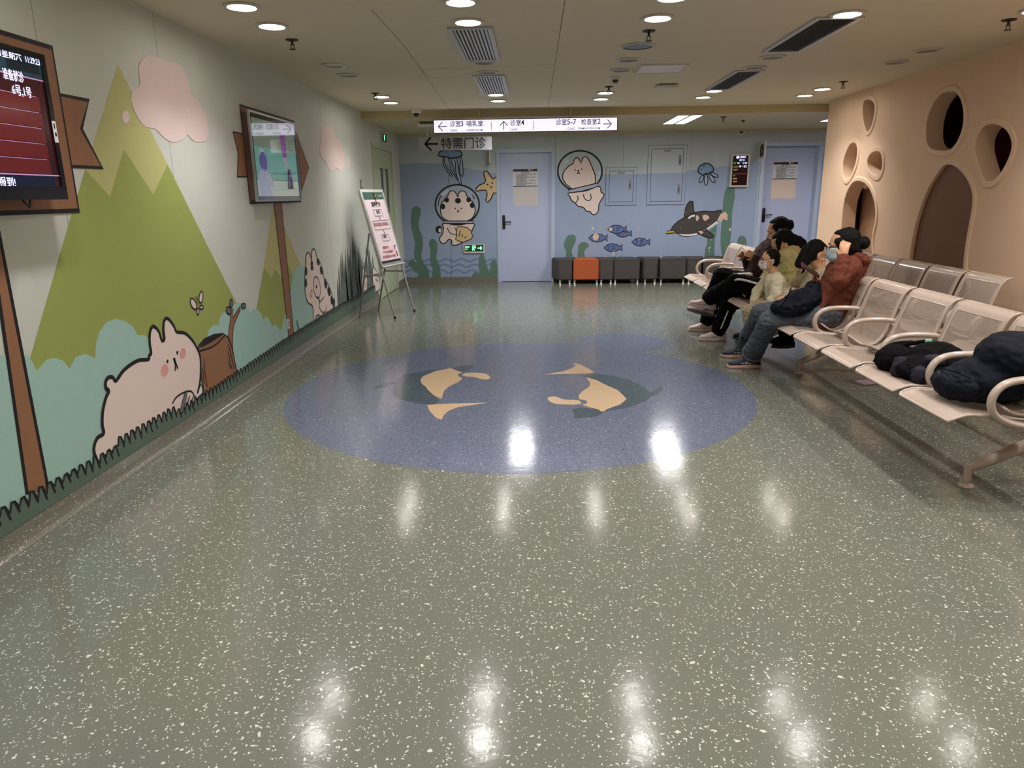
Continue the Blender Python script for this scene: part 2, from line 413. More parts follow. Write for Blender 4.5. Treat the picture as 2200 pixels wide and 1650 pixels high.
# bushes
tb = [(55,763),(66,772),(78,797),(100,772),(118,769),(135,775),(148,792),(162,767),(182,760),(195,765),(203,770),(206,735),(213,712),(228,692),(248,685),(268,690),(285,702),(295,720),(310,720),(330,740),(440,740),(449,707),(458,699),(469,699),(471,684),(478,673),(487,669),(494,664),(500,656),(510,650),(522,652),(531,661),(537,672),(545,664),(554,666),(562,676),(565,688),(570,679),(578,687),(585,701),(590,696),(596,701),(602,711),(607,698),(611,678),(617,672)]
tw = [(p.y, p.z) for p in (PX(a, b, XL) for a, b in tb)]
pw.poly([(-1.0, .12), (-1.0, .8), (0.5, .9), (1.6, .72), (2.0, .82), (2.3, .88)] + tw + [(tw[-1][0]+.05, .12)], mTEAL, 3)
tb = [(622,640),(629,590),(634,577),(640,572),(648,571),(655,577),(664,600),(676,690),(632,720)]
pl.poly(tb, mTEAL, 3)
# clouds
pl.poly(s1([(940,430),(985,380),(1040,375),(1110,410),(1140,425),(1190,425),(1240,480),(1270,560),(1285,630),(1340,690),(1385,780),(1400,880),(1390,945),(1330,960),(1285,935),(1265,910),(1225,945),(1160,960),(1100,925),(1045,870),(980,855),(925,790),(885,690),(890,620),(940,575),(935,500)]), mPINK, 4, True)
pl.ell((269,251), 8, 14, mPINK, 4)
pl.poly(s3([(640,370),(635,330),(665,285),(695,270),(720,310),(735,355),(765,375),(785,430),(795,480),(785,550),(765,570),(740,552),(715,570),(690,560),(670,510),(645,490),(628,430)]), mPINK, 4, True)
pl.ell((748,347), 3, 12, mPINK, 4); pl.ell((757,355), 1.3, 4, mPINK, 4)
# grass strip with its toothed black line
z0 = .094
def gz(y): return .185+.03*math.sin(y*1.1+.5) + (.03 if 3.3 < y < 3.9 else 0) + max(0, .025*(y-6.5))
ys = []; y = -2.0
while y < 9.35: ys.append(y); y += .055
zig = []
for i, y in enumerate(ys):
    zig += [(y, gz(y)-.020*random.random()), (y+.017, gz(y)+.018+.012*random.random()), (y+.034, gz(y)+.022)]
pw.poly([(-2.0, z0)] + zig + [(9.4, z0)], mGRASS, 12)
pw.stroke(zig, .013, BLK, 13)
for i, y in enumerate(ys[::1]): pw.stroke([(y+.034, gz(y)+.02), (y+.05, gz(y)-.028-.02*random.random())], .011, BLK, 14)
# lying rabbit
rb = sr([(140,1600),(105,1510),(108,1420),(145,1340),(210,1295),(195,1200),(200,1050),(235,900),(268,828),(235,790),(232,720),(265,675),(310,675),(345,712),(420,610),(500,540),(600,485),(705,475),(715,430),(738,405),(722,300),(722,190),(745,120),(775,115),(820,165),(855,265),(885,245),(875,150),(880,60),(905,20),(945,45),(990,110),(1020,170),(1110,185),(1190,260),(1245,350),(1280,450),(1285,600),(1275,740),(1250,850),(1225,910),(1150,1020),(1000,1090),(700,1260),(400,1420),(220,1530)])
pl.poly(rb, mRAB, 8, True); pl.stroke(rb[:40], .021, BLK, 9, smooth=True)
pl.ell(sr([(917,497)])[0], 2.2, 4.3, BLK, 9); pl.ell(sr([(1027,400)])[0], 2.2, 4.3, BLK, 9)
pl.ell(sr([(992,470)])[0], 2.8, 2.6, BLK, 10); pl.stroke(sr([(988,475),(1005,530),(1002,600)]), .014, BLK, 10); pl.stroke(sr([(995,480),(1015,530),(1032,580)]), .014, BLK, 10)
pl.ell(sr([(885,597)])[0], 8, 13.5, mCHK, 9, .2); pl.ell(sr([(1087,410)])[0], 6.5, 12, mCHK, 9, .15)
pl.stroke(sr([(972,965),(1010,900),(1080,850),(1160,825),(1200,850),(1222,905)]), .011, BLK, 10, smooth=True)
pl.poly(sr([(1225,900),(1270,800),(1290,750),(1312,810),(1300,860),(1230,930)]), mWH, 7, out=BLK, ow=.010)
pl.poly(sr([(1115,820),(1128,850),(1120,900),(1080,1060),(1050,1060),(1080,930)]), mLEAF, 15, out=BLK, ow=.006)
for dx in (35, 75, 105): pl.stroke(sr([(1080+dx,1000),(1105+dx,940),(1125+dx,880)]), .009, BLK, 15)
# stump with a twig
st_ = sr([(1260,330),(1330,250),(1440,200),(1535,190),(1590,230),(1630,330),(1690,600),(1690,680),(1330,860),(1300,700),(1270,400)])
pl.poly(st_, mBRN, 6); pl.stroke(st_[:9], .011, BLK, 7); pl.stroke([st_[0], st_[-1], st_[-2], st_[-3]], .011, BLK, 7)
pl.poly(sr([(1265,345),(1330,262),(1440,207),(1530,197),(1500,225),(1400,290),(1320,330)]), BLK, 7)
pl.stroke(sr([(1272,385),(1400,345),(1480,290),(1550,215)]), .012, BLK, 7, smooth=True); pl.stroke(sr([(1270,360),(1380,325),(1460,270),(1530,205)]), .006, mBRN, 8)
for l in ([(1325,465),(1330,600),(1360,780)], [(1305,560),(1325,745)], [(1590,300),(1620,400),(1660,585)], [(1590,380),(1635,580)], [(1595,485),(1618,580)], [(1640,350),(1685,600)]): pl.stroke(sr(l), .009, BLK, 8)
tw_ = sb([(1480,1330),(1505,1150),(1515,1020),(1540,1010),(1532,1120),(1618,985),(1625,1015),(1550,1190),(1535,1290),(1535,1480),(1500,1390)])
pl.poly(tw_, mBRN, 6, out=BLK, ow=.008)
for c, rx, ry, r in (((1485,1030),5,8,-.3), ((1515,945),2.8,9,0), ((1660,975),5,5.5,.4)): pl.ell(sb([c])[0], rx, ry, mLEAF, 8, r, out=BLK, ow=.010)
# butterfly
for c, rx, ry, r in (((1070,950),5.5,12.5,-.35), ((1160,872),4,12.5,.12), ((1165,992),4,4,0), ((1124,1040),2.4,7,0)): pl.ell(sb([c])[0], rx, ry, mPINK, 5, r, out=BLK, ow=.010)
pl.stroke(sb([(1095,860),(1125,975),(1112,865)]), .006, BLK, 8)
# brown painted board with ribbons and pole, twice
def board(y0, y1, z0_, z1_, ribs, pole, ow):
    for r_ in ribs: pl.poly(r_, mBRN, 4, out=BLK, ow=ow)
    pl.poly(pole, mBRN, 5); pl.stroke([pole[0], pole[3]], ow*.8, BLK, 6); pl.stroke([pole[1], pole[2]], ow*.8, BLK, 6)
    pw.poly([(y0, z0_), (y1, z0_), (y1, z1_), (y0, z1_)], mBRN, 7); pw.stroke([(y0, z0_), (y1, z0_), (y1, z1_), (y0, z1_)], ow, BLK, 8, closed=True)
z1s = lambda l: [(a/3.929, 60+b/3.929) for a, b in l]
z2s = lambda l: [(500+a/6.6, 210+b/6.6) for a, b in l]
board(2.06, 3.335, 1.335, 2.03, [z1s([(480,560),(745,612),(683,850),(860,1180),(580,1168)])], [(-30,458),(-12,458),(102,1050),(57,1062)], .022)
board(5.40, 6.60, 1.345, 2.03, [z2s([(0,485),(150,515),(200,1120),(60,1120),(75,780)]), z2s([(900,490),(1075,990),(975,1330)])], [(588,436),(604,436),(632,733),(621,737)], .014)
# spotted animal with a magnifying glass
ct = sc([(540,1370),(535,1050),(460,980),(415,840),(405,650),(410,450),(425,350),(425,230),(450,170),(480,190),(505,270),(515,320),(515,180),(540,110),(575,140),(600,240),(660,350),(700,480),(720,600),(780,680),(835,820),(860,950),(860,1080),(850,1240),(700,1330)])
pl.poly(ct, mRAB, 5, True, out=None); pl.stroke(ct[:23], .012, BLK, 8, smooth=True)
for c, rx, ry, r in (((428,475),2.2,10,0), ((425,660),2.2,10,0), ((518,350),2.6,6,0), ((522,420),3,5,0), ((620,320),3,8,-.2), ((672,460),3,9,-.15), ((740,670),3,11,-.1), ((795,800),3.2,10,-.15), ((840,940),2.6,10,-.05), ((875,980),2.2,10,.0)): pl.ell(sc([c])[0], rx, ry, BLK, 7, r)
pl.ell(sc([(600,730)])[0], 7.5, 23, mPINK, 6, -.1, out=BLK, ow=.012); pl.stroke(sc([(590,890),(625,900),(645,960)]), .02, BLK, 8)
pl.ell(sc([(592,720)])[0], 1.3, 4, BLK, 8); pl.ell(sc([(518,785)])[0], 1.1, 2.2, BLK, 8); pl.ell(sc([(505,860)])[0], 3, 6, mCHK, 7)
pl.stroke(sc([(715,870),(700,910),(650,965),(640,1050),(690,1130),(740,1110),(762,1020)]), .011, BLK, 8, smooth=True)
pl.ell(sc([(620,1230)])[0], 5.5, 7.5, mHEL, 8, out=BLK, ow=.012); pl.stroke(sc([(860,1060),(870,1130)]), .01, BLK, 8); pl.stroke(sc([(770,1120),(760,1220)]), .008, BLK, 8)
pl.stroke(sc([(320,1500),(310,1400),(280,1250),(270,1300),(300,1400)]), .009, BLK, 8)
# tall reeds and the two small animals among them
for cx_, pts in ((0, [(1340,420),(1375,405),(1400,500),(1410,830),(1350,830),(1320,680)]), (1, [(1500,430),(1520,405),(1560,470),(1600,600),(1640,740),(1520,830),(1500,600)])):
    pl.poly(sc(pts), mRAB, 9, out=BLK, ow=.012)
pl.stroke(sc([(1355,700),(1375,650),(1375,750),(1385,700)]), .012, mYEL, 11); pl.stroke(sc([(1545,600),(1590,640),(1560,560)]), .014, BLK, 11)
tips = [(724,597),(727,568),(731,545),(734,537),(738,556),(741,537),(745,530),(748,545),(751,522),(755,512),(757,500),(760,514),(763,518),(767,524),(770,527),(774,545),(778,553),(782,560),(785,528),(789,520),(792,532),(796,560),(799,548),(741,560),(750,548),(768,545),(762,535)]
for i, (tx, ty) in enumerate(tips):
    f = i/len(tips) if i < 23 else .5; bx = 732+(tx-724)*1.08; by = 722-.66*(bx-700)-4
    q = [(tx, ty), (tx+1.6+.3*(bx-tx), ty+.45*(by-ty)), (bx+2.4, by), (bx-2.0, by), (tx-1.6+.3*(bx-tx), ty+.45*(by-ty))]
    pl.poly(q, mREED, 8 if tx < 783 else 7, out=None); pl.stroke(q[:3], .0045, BLK, 9)
# panel joints
for a, b in (((65,0),(78,84)), ((328,32),(386,509)), ((696,345),(704,560))):
    A = PX(*a, XL); yy = A.y
    wl.box((XL, yy-.0015, .1), (XL+.0003, yy+.0015, ZC), mSEAM)
wl.box((XL, YB, z0-.004), (XL+.0006, 9.62, z0+.002), BLK)
struct(wl.build('wall_left', smooth=0, origin=(XL, 0, 0)))
b = MB(); n_ = 6
for ya, yb in ((YB, 9.62), (11.06, YF)):
    pr = [(0, .092), (.006, .092), (.007, .05), (.009, .02), (.016, .005), (.03, .0012)]
    vs = [V((XL+px_, yy, pz)) for yy in (ya, yb) for px_, pz in pr]; b.add(vs, [(i, i+1, i+7, i+6) for i in range(5)], mBASE)
struct(b.build('baseboard_left', smooth=50))
# ------------------------------------------------------------------ far wall and its mural
wf = MB(); D1 = (-.535, .28, 2.02); D2 = (3.58, 4.405, 2.06)
wf.box((XL-.2, YF, 0), (D1[0], YF+.2, ZC), mFW); wf.box((D1[1], YF, 0), (D2[0], YF+.2, ZC), mFW); wf.box((D2[1], YF, 0), (6.2, YF+.2, ZC), mFW)
wf.box((D1[0], YF, D1[2]), (D1[1], YF+.2, ZC), mFW); wf.box((D2[0], YF, D2[2]), (D2[1], YF+.2, ZC), mFW)
wf.box((D1[0]-.1, YF+.2, 0), (D2[1]+.1, YF+.42, ZC), mFW)
pq = Paint(wf, lambda x, y: PY(x, y, YF), (0, -1, 0), .0007)
A = lambda l: [(860+a/6.345, 300+b/6.345) for a, b in l]
B = lambda l: [(1190+a/6.6, 310+b/6.6) for a, b in l]
Cc = lambda l: [(1400+a/7.175, 330+b/7.175) for a, b in l]
D = lambda l: [(780+a/3.75, 200+b/3.75) for a, b in l]
pq.poly([(855,352),(900,350),(960,352),(1000,361),(1066,373),(1071.5,597),(873,597)], mSEA, 1)
pq.poly([(1192,372),(1250,376),(1330,375),(1430,372),(1520,362),(1600,352),(1632,346),(1612,606),(1190,606)], mSEA, 1)
pq.poly([(1765,330),(1800,322),(1800,600),(1745,600)], mSEA, 1)
for k in range(3):
    l = [(868+i*5, 559+k*12+3.2*math.sin(i*.95+k)) for i in range(41)]; pq.stroke(l, .028, mWAVE, 2)
for l in ([(385,1050),(390,960),(402,925),(430,912),(460,930),(462,975),(448,1040),(455,1100),(480,1160),(482,1240),(470,1310),(490,1370),(520,1410),(530,1487),(430,1487),(445,1460),(370,1390),(372,1355),(400,1345),(430,1370),(450,1400),(430,1360),(412,1300),(418,1210),(400,1130)],
          [(530,1210),(545,1180),(570,1175),(597,1210),(597,1280),(590,1330),(618,1400),(622,1487),(562,1487),(560,1420),(540,1350),(545,1280)],
          [(890,1487),(885,1455),(910,1443),(938,1455),(930,1380),(938,1320),(955,1297),(978,1320),(1000,1400),(1025,1487)],
          [(1028,1487),(1024,1400),(1035,1352),(1055,1345),(1075,1365),(1082,1420),(1078,1487)]): pq.poly(D(l), mSW, 3, True)
for l in ([(170,1620),(175,1540),(145,1450),(150,1380),(185,1310),(240,1280),(300,1300),(312,1350),(285,1430),(252,1510),(272,1620)],
          [(340,1620),(342,1500),(345,1440),(385,1395),(440,1385),(492,1420),(490,1455),(440,1500),(432,1560),(445,1620)]): pq.poly(B(l), mSW, 3, True)
for l in ([(1090,1640),(1060,1400),(1065,1200),(1095,900),(1100,740),(1125,600),(1160,520),(1280,520),(1280,680),(1240,900),(1232,1150),(1205,1400),(1190,1640)],
          [(810,1640),(822,1480),(855,1390),(860,1250),(900,1180),(1010,1090),(1000,1200),(975,1330),(968,1480),(975,1640)],
          [(1322,1500),(1320,1340),(1350,1280),(1392,1264),(1440,1285),(1462,1330),(1465,1500)]): pq.poly(Cc(l), mSW, 3, False)
# jellyfish on a string of tentacles, helmeted spotted animal with a shell
pq.poly(A([(510,215),(535,168),(560,150),(680,140),(800,150),(830,170),(848,215),(800,238),(740,245),(700,255),(660,250),(640,232),(580,238)]), mJEL, 4, out=BLK, ow=.02)
for l in ([(590,240),(580,310),(610,390),(690,495),(705,480),(640,390),(600,300),(608,240)], [(650,258),(690,340),(690,410),(775,540),(790,545),(725,420),(715,340),(680,258)], [(735,258),(755,330),(755,420),(785,540),(825,620),(830,560),(800,450),(790,340),(760,250)], [(795,245),(820,300),(805,390),(835,500),(858,470),(852,390),(848,300),(825,238)]):
    pq.poly(A(l), mJELL, 4, True, out=BLK, ow=.013)
pq.ell((982.6, 440), 47, 43, mHEL, 5, out=BLK, ow=.026, n=40)
hd = A([(560,1030),(548,930),(570,860),(640,780),(665,720),(710,698),(750,715),(785,780),(800,725),(840,698),(890,720),(915,780),(985,850),(1018,940),(1010,1020),(960,1085),(850,1120),(700,1120),(610,1085)])
pq.poly(hd, mRAB, 7, True, out=BLK, ow=.016)
for c, rx, ry in (((632,822),5,5.5), ((583,912),4.6,6), ((787,832),6.3,6), ((932,820),5,5.5), ((980,895),4.8,6)): pq.ell(A([c])[0], rx, ry, BLK, 9)
for c in ((750,938), (833,937)): pq.ell(A([c])[0], 1.5, 1.5, BLK, 9)
pq.ell(A([(790,968)])[0], 2, 1.6, BLK, 9); pq.stroke(A([(775,995),(790,975),(803,995)]), .012, BLK, 9)
pq.poly(A([(590,1108),(1005,1108),(990,1142),(600,1142)]), mHEL, 10, out=BLK, ow=.016)
bd = A([(605,1140),(985,1140),(985,1220),(930,1330),(800,1425),(710,1435),(700,1375),(660,1360),(610,1412),(555,1402),(537,1345),(575,1285),(590,1210)])
pq.ell(A([(525,1225)])[0], 7, 8, BLK, 4); pq.ell(A([(540,1235)])[0], 3.2, 4.5, mRAB, 5); pq.poly(bd, mRAB, 5, True, out=BLK, ow=.016)
pq.stroke(A([(640,1200),(670,1260),(720,1290),(770,1295)]), .013, BLK, 7, smooth=True); pq.stroke(A([(740,1195),(765,1240),(770,1290)]), .013, BLK, 7)
pq.poly(A([(780,1190),(830,1180),(870,1195),(910,1195),(935,1225),(970,1245),(972,1280),(990,1310),(965,1355),(860,1400),(800,1385),(755,1360),(770,1300),(765,1240)]), mTAN, 8, out=BLK, ow=.014)
for l in ([(820,1235),(800,1320)], [(855,1290),(835,1330)], [(905,1320),(870,1345)]): pq.stroke(A(l), .012, BLK, 10)
pq.stroke(A([(515,910),(530,820),(560,760)]), .014, BLK, 11, smooth=True); pq.stroke(A([(985,755),(1015,810)]), .014, BLK, 11); pq.stroke(A([(570,760),(620,715),(660,690)]), .04, mHELW, 6)
sf = A([(1145,425),(1185,430),(1225,490),(1262,538),(1316,505),(1320,735),(1275,722),(1235,810),(1190,857),(1165,830),(1185,745),(1170,690),(1100,690),(1040,705),(1030,670),(1075,620),(1140,595),(1165,560),(1140,480)])
pq.poly(sf, mTAN, 4); pq.stroke(sf[8:]+sf[:5], .018, BLK, 5); pq.stroke(sf[5:9], .018, BLK, 5)
for c in ((1190,612), (1255,592)): pq.ell(A([c])[0], 1.9, 1.9, BLK, 6)
pq.stroke(A([(1220,635),(1240,665),(1252,630)]), .015, BLK, 6)
# second helmeted rabbit
pq.ell((1246, 367.5), 47.5, 43.5, mFW, 4, out=BLK, ow=.026, n=40)
pq.poly(B([(195,650),(620,550),(628,592),(560,620),(400,665),(230,688)]), mHEL, 9, out=BLK, ow=.016)
b2 = B([(228,685),(615,592),(670,680),(708,705),(705,735),(688,762),(640,850),(632,930),(605,980),(565,1000),(530,980),(515,955),(460,945),(420,897),(340,875),(300,830),(250,795),(228,740)])
pq.poly(b2, mRAB, 5, True, out=BLK, ow=.016)
for l in ([(325,730),(345,770),(310,830)], [(417,708),(437,770),(490,800),(528,765),(517,702)]): pq.stroke(B(l), .014, BLK, 8, smooth=True)
pq.poly(B([(125,490),(125,425),(150,370),(210,310),(270,275),(290,210),(330,188),(360,215),(380,272),(410,195),(450,170),(492,212),(540,320),(585,440),(588,550),(500,590),(400,620),(260,632),(170,565)]), mRAB, 7, False, out=BLK, ow=.016)
for c in ((300,365), (393,352)): pq.ell(B([c])[0], 1.6, 1.6, BLK, 9)
pq.ell(B([(345,375)])[0], 2.2, 1.8, BLK, 9); pq.stroke(B([(325,425),(345,400),(348,385),(350,400),(370,422)]), .014, BLK, 9)
pq.stroke(B([(150,270),(200,215)]), .03, mHELW, 6); pq.stroke(B([(650,380),(640,450),(620,480)]), .03, mHELW, 6)
# fish
for cx, cy, sc_, patch in ((1326,492.5,1.08,1), (1339.5,501.5,.95,0), (1285,511,1.08,2), (1317.5,532,1.05,0), (1377,520,1.05,0)):
    L = 4 if patch != 1 else 6; e = [(-19,0),(-12,-6),(-3,-8.5),(7,-6.5),(13,-2.5),(19,-7),(17.5,0),(18.5,6.5),(13,3),(6,7),(-3,8.5),(-12,6)]
    pq.poly([(cx+a*sc_, cy+b_*sc_) for a, b_ in e], mFISH, L, out=BLK, ow=.013)
    pq.stroke([(cx-10, cy-5), (cx-8.5, cy), (cx-10, cy+5)], .01, BLK, L+1); pq.stroke([(cx-2, cy-4), (cx+3, cy-3), (cx+3, cy+2), (cx-2, cy+4), (cx-1, cy)], .01, BLK, L+1)
    if patch == 1: pq.ell((cx-14, cy), 4, 4, mCHIP, 8)
    if patch == 2: pq.ell((cx-5, cy-2), 6.5, 8, mCHIP, 8, .3)
# diving bird with flippers, small jellyfish
pq.poly(Cc([(495,990),(505,920),(530,830),(560,765),(595,735),(632,735),(640,830),(660,920)]), mDK, 3, out=BLK, ow=.018)
pq.poly(Cc([(290,1180),(330,1120),(400,1050),(500,990),(660,910),(800,888),(950,895),(1080,868),(1080,960),(1000,1060),(850,1180),(700,1245),(560,1280),(450,1265),(380,1215)]), mDK, 4, out=BLK, ow=.018)
pq.poly(Cc([(410,1240),(560,1245),(710,1225),(690,1255),(560,1275),(460,1262)]), mWH, 6); pq.poly(Cc([(830,1165),(1000,1040),(1030,1060),(850,1182)]), mWH, 6)
pq.poly(Cc([(700,1190),(820,1150),(900,1215),(960,1265),(940,1298),(870,1300),(740,1245)]), mDK, 7, out=BLK, ow=.014)
pq.poly(Cc([(210,1237),(255,1192),(330,1185),(375,1205),(370,1222),(300,1225)]), mYEL, 7, out=BLK, ow=.014)
pq.stroke(Cc([(570,1000),(610,965),(665,955)]), .028, mWH, 6, smooth=True)
for l in ([(680,960),(705,945),(735,990),(700,1045),(680,1020)], [(780,955),(830,938),(880,965),(885,1000),(820,1040),(790,1010)], [(715,1195),(770,1190),(800,1215),(760,1245)], [(1010,1030),(1060,930),(1140,895),(1170,950),(1165,1030),(1100,1010),(1080,1060)], [(1185,1160),(1215,1140),(1230,1180),(1205,1200)], [(870,1470),(890,1430),(910,1440),(885,1480)]): pq.poly(Cc(l), mCHIP, 9)
pq.poly(B([(530,1195),(545,1170),(575,1180),(565,1220)]), mCHIP, 9); pq.poly(B([(700,1590),(760,1580),(755,1590),(705,1605)]), mCHIP, 9); pq.stroke(B([(855,1520),(840,1550),(845,1585)]), .03, mCHIP, 9)
for i in range(34): pq.ell((1290+random.random()*330, 452+random.random()*98), .7+random.random()*.9, .7+random.random(), mCHIP, 10, n=7)
for c, rx, ry, r in (((770,390),3.5,8.5,.4), ((838,405),4,11.5,0), ((930,385),3.8,10.5,-.6), ((968,330),3.4,9,-1.1)): pq.ell(Cc([c])[0], rx, ry, mJELL, 4, r, out=BLK, ow=.014)
pq.poly(Cc([(715,270),(725,215),(770,172),(850,150),(930,190),(952,262),(900,290),(870,312),(830,305),(800,330),(765,318),(730,300)]), mJEL, 6, True, out=BLK, ow=.018)
pq.stroke(Cc([(785,210),(815,180)]), .014, BLK, 8); pq.ell(Cc([(765,242)])[0], 1.2, 1.2, BLK, 8)
for x_ in (1131, 1193.5, 1340, 1487):
    p = PY(x_, 300, YF)
    if x_ != 1131: wf.box((p.x-.002, YF-.0004, 0.1), (p.x+.002, YF, ZS), mSEAM)
p = PY(965, 420, YF); wf.box((p.x-.001, YF-.006, 0.1), (p.x+.001, YF, ZS), mSEAM)
struct(wf.build('wall_far', smooth=0, origin=(0, YF, 0)))
b = MB(); b.box((XL, YF-.012, 0), (-.585, YF, .095), mBASE); b.box((.335, YF-.012, 0), (3.5, YF, .095), mBASE)
struct(b.build('baseboard_far', smooth=0))
# ------------------------------------------------------------------ peach wall with organic openings
R1 = lambda l: [(1780+a/5.155, 180+b/5.155) for a, b in l]
R2 = lambda l: [(1940+a/3.75, 160+b/3.75) for a, b in l]
holes = [R1([(440,175),(480,185),(512,225),(518,300),(500,400),(470,490),(438,528),(412,480),(390,370),(386,270),(400,195)]),
         R1([(285,655),(315,680),(325,740),(318,820),(290,930),(250,1020),(210,1065),(178,1040),(165,950),(170,860),(200,760),(240,680)]),
         R1([(555,748),(590,785),(600,870),(590,960),(555,1020),(500,1000),(450,940),(438,870),(450,815),(490,765)]),
         R1([(350,1080),(410,1105),(460,1165),(505,1280),(525,1400),(520,1520),(490,1660),(480,1800),(470,2100),(120,2100),(140,1750),(165,1420),(195,1250),(250,1130),(300,1085)]),
         R2([(395,135),(440,155),(475,215),(493,310),(490,400),(465,490),(425,565),(370,610),(290,612),(225,590),(195,530),(195,420),(215,320),(260,220),(320,155)]),
         R2([(745,400),(800,420),(850,465),(880,540),(875,620),(835,720),(780,810),(725,858),(680,858),(650,820),(610,700),(590,600),(600,510),(640,440),(690,405)]),
         R2([(375,727),(430,745),(490,800),(540,880),(565,980),(560,1080),(535,1220),(505,1400),(490,1560),(480,1800),(30,1800),(55,1540),(90,1300),(140,1100),(210,920),(290,790),(330,740)])]
H = []
for h in holes:
    q = crom([(PX(a, b_, XR).y, PX(a, b_, XR).z, 0) for a, b_ in h], True, 4); H.append([(v.x, max(v.y, .25)) for v in q])
wr = MB(); TH = .14; YE = 8.95
outer = [V((YB, 0, 0)), V((YE, 0, 0)), V((YE, ZC, 0)), V((YB, ZC, 0))]
polys = [outer] + [[V((a, b_, 0)) for a, b_ in h] for h in H]; flatv = [v for pp in polys for v in pp]
tris = tessellate_polygon(polys)
wr.add([(XR, v.x, v.y) for v in flatv], [tuple(t_) for t_ in tris], mPEACH, True)
wr.add([(XR+TH, v.x, v.y) for v in flatv], [tuple(t_) for t_ in tris], mPEACH, True)
for pp in polys:
    k = len(pp); vs = [V((XR, v.x, v.y)) for v in pp] + [V((XR+TH, v.x, v.y)) for v in pp]
    wr.add(vs, [(i, (i+1) % k, k+(i+1) % k, k+i) for i in range(k)], mPEACH)
for pp in polys[1:]:   # raised flat rim round every opening
    k = len(pp); c = sum(pp, V((0, 0, 0)))/k
    area = sum(pp[i].x*pp[(i+1)%k].y-pp[(i+1)%k].x*pp[i].y for i in range(k)); sg = 1 if area > 0 else -1
    nn = []
    for i in range(k):
        t_ = (pp[(i+1) % k]-pp[i-1]).normalized(); nn.append(V((t_.y, -t_.x, 0))*sg)
    prof = [(0.0, .0), (0.0, .006), (.005, .010), (.032, .010), (.038, .005), (.040, .0)]
    vs = []
    for i in range(k):
        for o_, h_ in prof: q = pp[i]+nn[i]*o_*1.25; vs.append(V((XR-h_, q.x, q.y)))
    m_ = len(prof); wr.add(vs, [(i*m_+j, ((i+1) % k)*m_+j, ((i+1) % k)*m_+j+1, i*m_+j+1) for i in range(k) for j in range(m_-1)], mPEACHR)
# brown board filling the large low arch
cc = sum(polys[7], V((0, 0, 0)))/len(polys[7]); wr.poly([(XR+.02, cc.x+(q.x-cc.x)*1.01, cc.y+(q.y-cc.y)*1.01) for q in polys[7]], mBROWNP)
wr.box((XR+TH, YB, 0), (6.2, YB+.05, ZC), mROOM)
struct(wr.build('wall_right', smooth=30, origin=(XR, 0, 0)))
ww = MB(); ww.box((5.0, YB, 0), (5.1, YE, ZC), mROOM); ww.box((XR+TH, YE-.08, 0), (5.0, YE-.02, ZC), mROOM); ww.box((XR+TH, 4.0, 0), (5.0, 4.1, ZC), mROOM)
struct(ww.build('wall_playroom', smooth=0))
ww = MB(); ww.box((XR+TH+.07, 6.9, 0), (XR+TH+.1, 8.3, 1.52), mat('playhouse_panel', 'a98468', .3, noise=.15, nscale=3)); struct(ww.build('wall_playhouse', smooth=0))
ww = MB(); ww.box((6.0, YE-.1, 0), (6.2, YF, ZC), mFW); struct(ww.build('wall_corridor', smooth=0))
ww = MB(); ww.box((XL-.2, YB-.1, 0), (6.2, YB, ZC), mFW); struct(ww.build('wall_back', smooth=0))
# ------------------------------------------------------------------ ceiling fixtures
mRING = mat('fixture_white_ring', 'cfc9bd', .4, noise=0)
mLENS = mat('lit_lens', 'fff6ec', .5, emit=32, noise=0)
mUNLIT = mat('unlit_lens', '6e6a66', .3, noise=.02)
mSPRK = mat('sprinkler_bronze', '3b342b', .45, metal=.6)
CX = [-1.582, -.39, .742, 1.856, 2.955]
CN = ['beside the left mural wall', 'in line with the silver vents', 'in line with the smoke detector', 'in line with the grey grilles', 'beside the peach wall']
rows = [(.52, 1, 'overhead pair', 'nearer'), (.98, 1, 'overhead pair', 'farther'), (2.38, 1, 'near pair above the view', 'nearer'), (2.84, 1, 'near pair above the view', 'farther'), (4.21, 1, 'top-of-view pair', 'nearer'), (4.67, 1, 'top-of-view pair', 'farther'),  # near pair above the view is unseen, added lit to brighten the foreground
        (6.03, 0, 'middle pair', 'nearer'), (6.50, 0, 'middle pair', 'farther'), (7.88, 1, 'far pair', 'nearer'), (8.37, 1, 'far pair', 'farther')]
def downlight(x, y, on, label):
    if not on and abs(x-2.955) < .01: y = {6.03: 5.88, 6.5: 6.37}[y]
    e = empty('downlight', (x, y, ZC), label, 'ceiling light', 'lit round downlights' if on else 'unlit round downlights')
    m = MB(); m.lathe((x, y, ZC), [(.072, 0), (.097, 0), (.100, -.004), (.097, -.009), (.078, -.010), (.072, -.004)], mRING, 32); m.build('trim_ring', e)
    m = MB(); m.lathe((x, y, ZC), [(0, -.003), (.05, -.0035), (.0725, -.003), (.0725, .0), (0, .0)], mLENS if on else mUNLIT, 28); m.build('lens', e)
    if on:
        ld = bpy.data.lights.new('downlight_lamp', 'SPOT'); ld.energy = LAMP_W; ld.color = (1, .97, .955); ld.spot_size = math.radians(112); ld.spot_blend = .85; ld.shadow_soft_size = .06
        lo = bpy.data.objects.new('lamp', ld); COL.objects.link(lo); lo.parent = e; lo.location = (0, 0, -.02)
for (y, on, rn, wh) in rows:
    for ci, x in enumerate(CX):
        downlight(x, y, on, f"{'lit' if on else 'unlit'} downlight {CN[ci]}, {wh} of the {rn}")
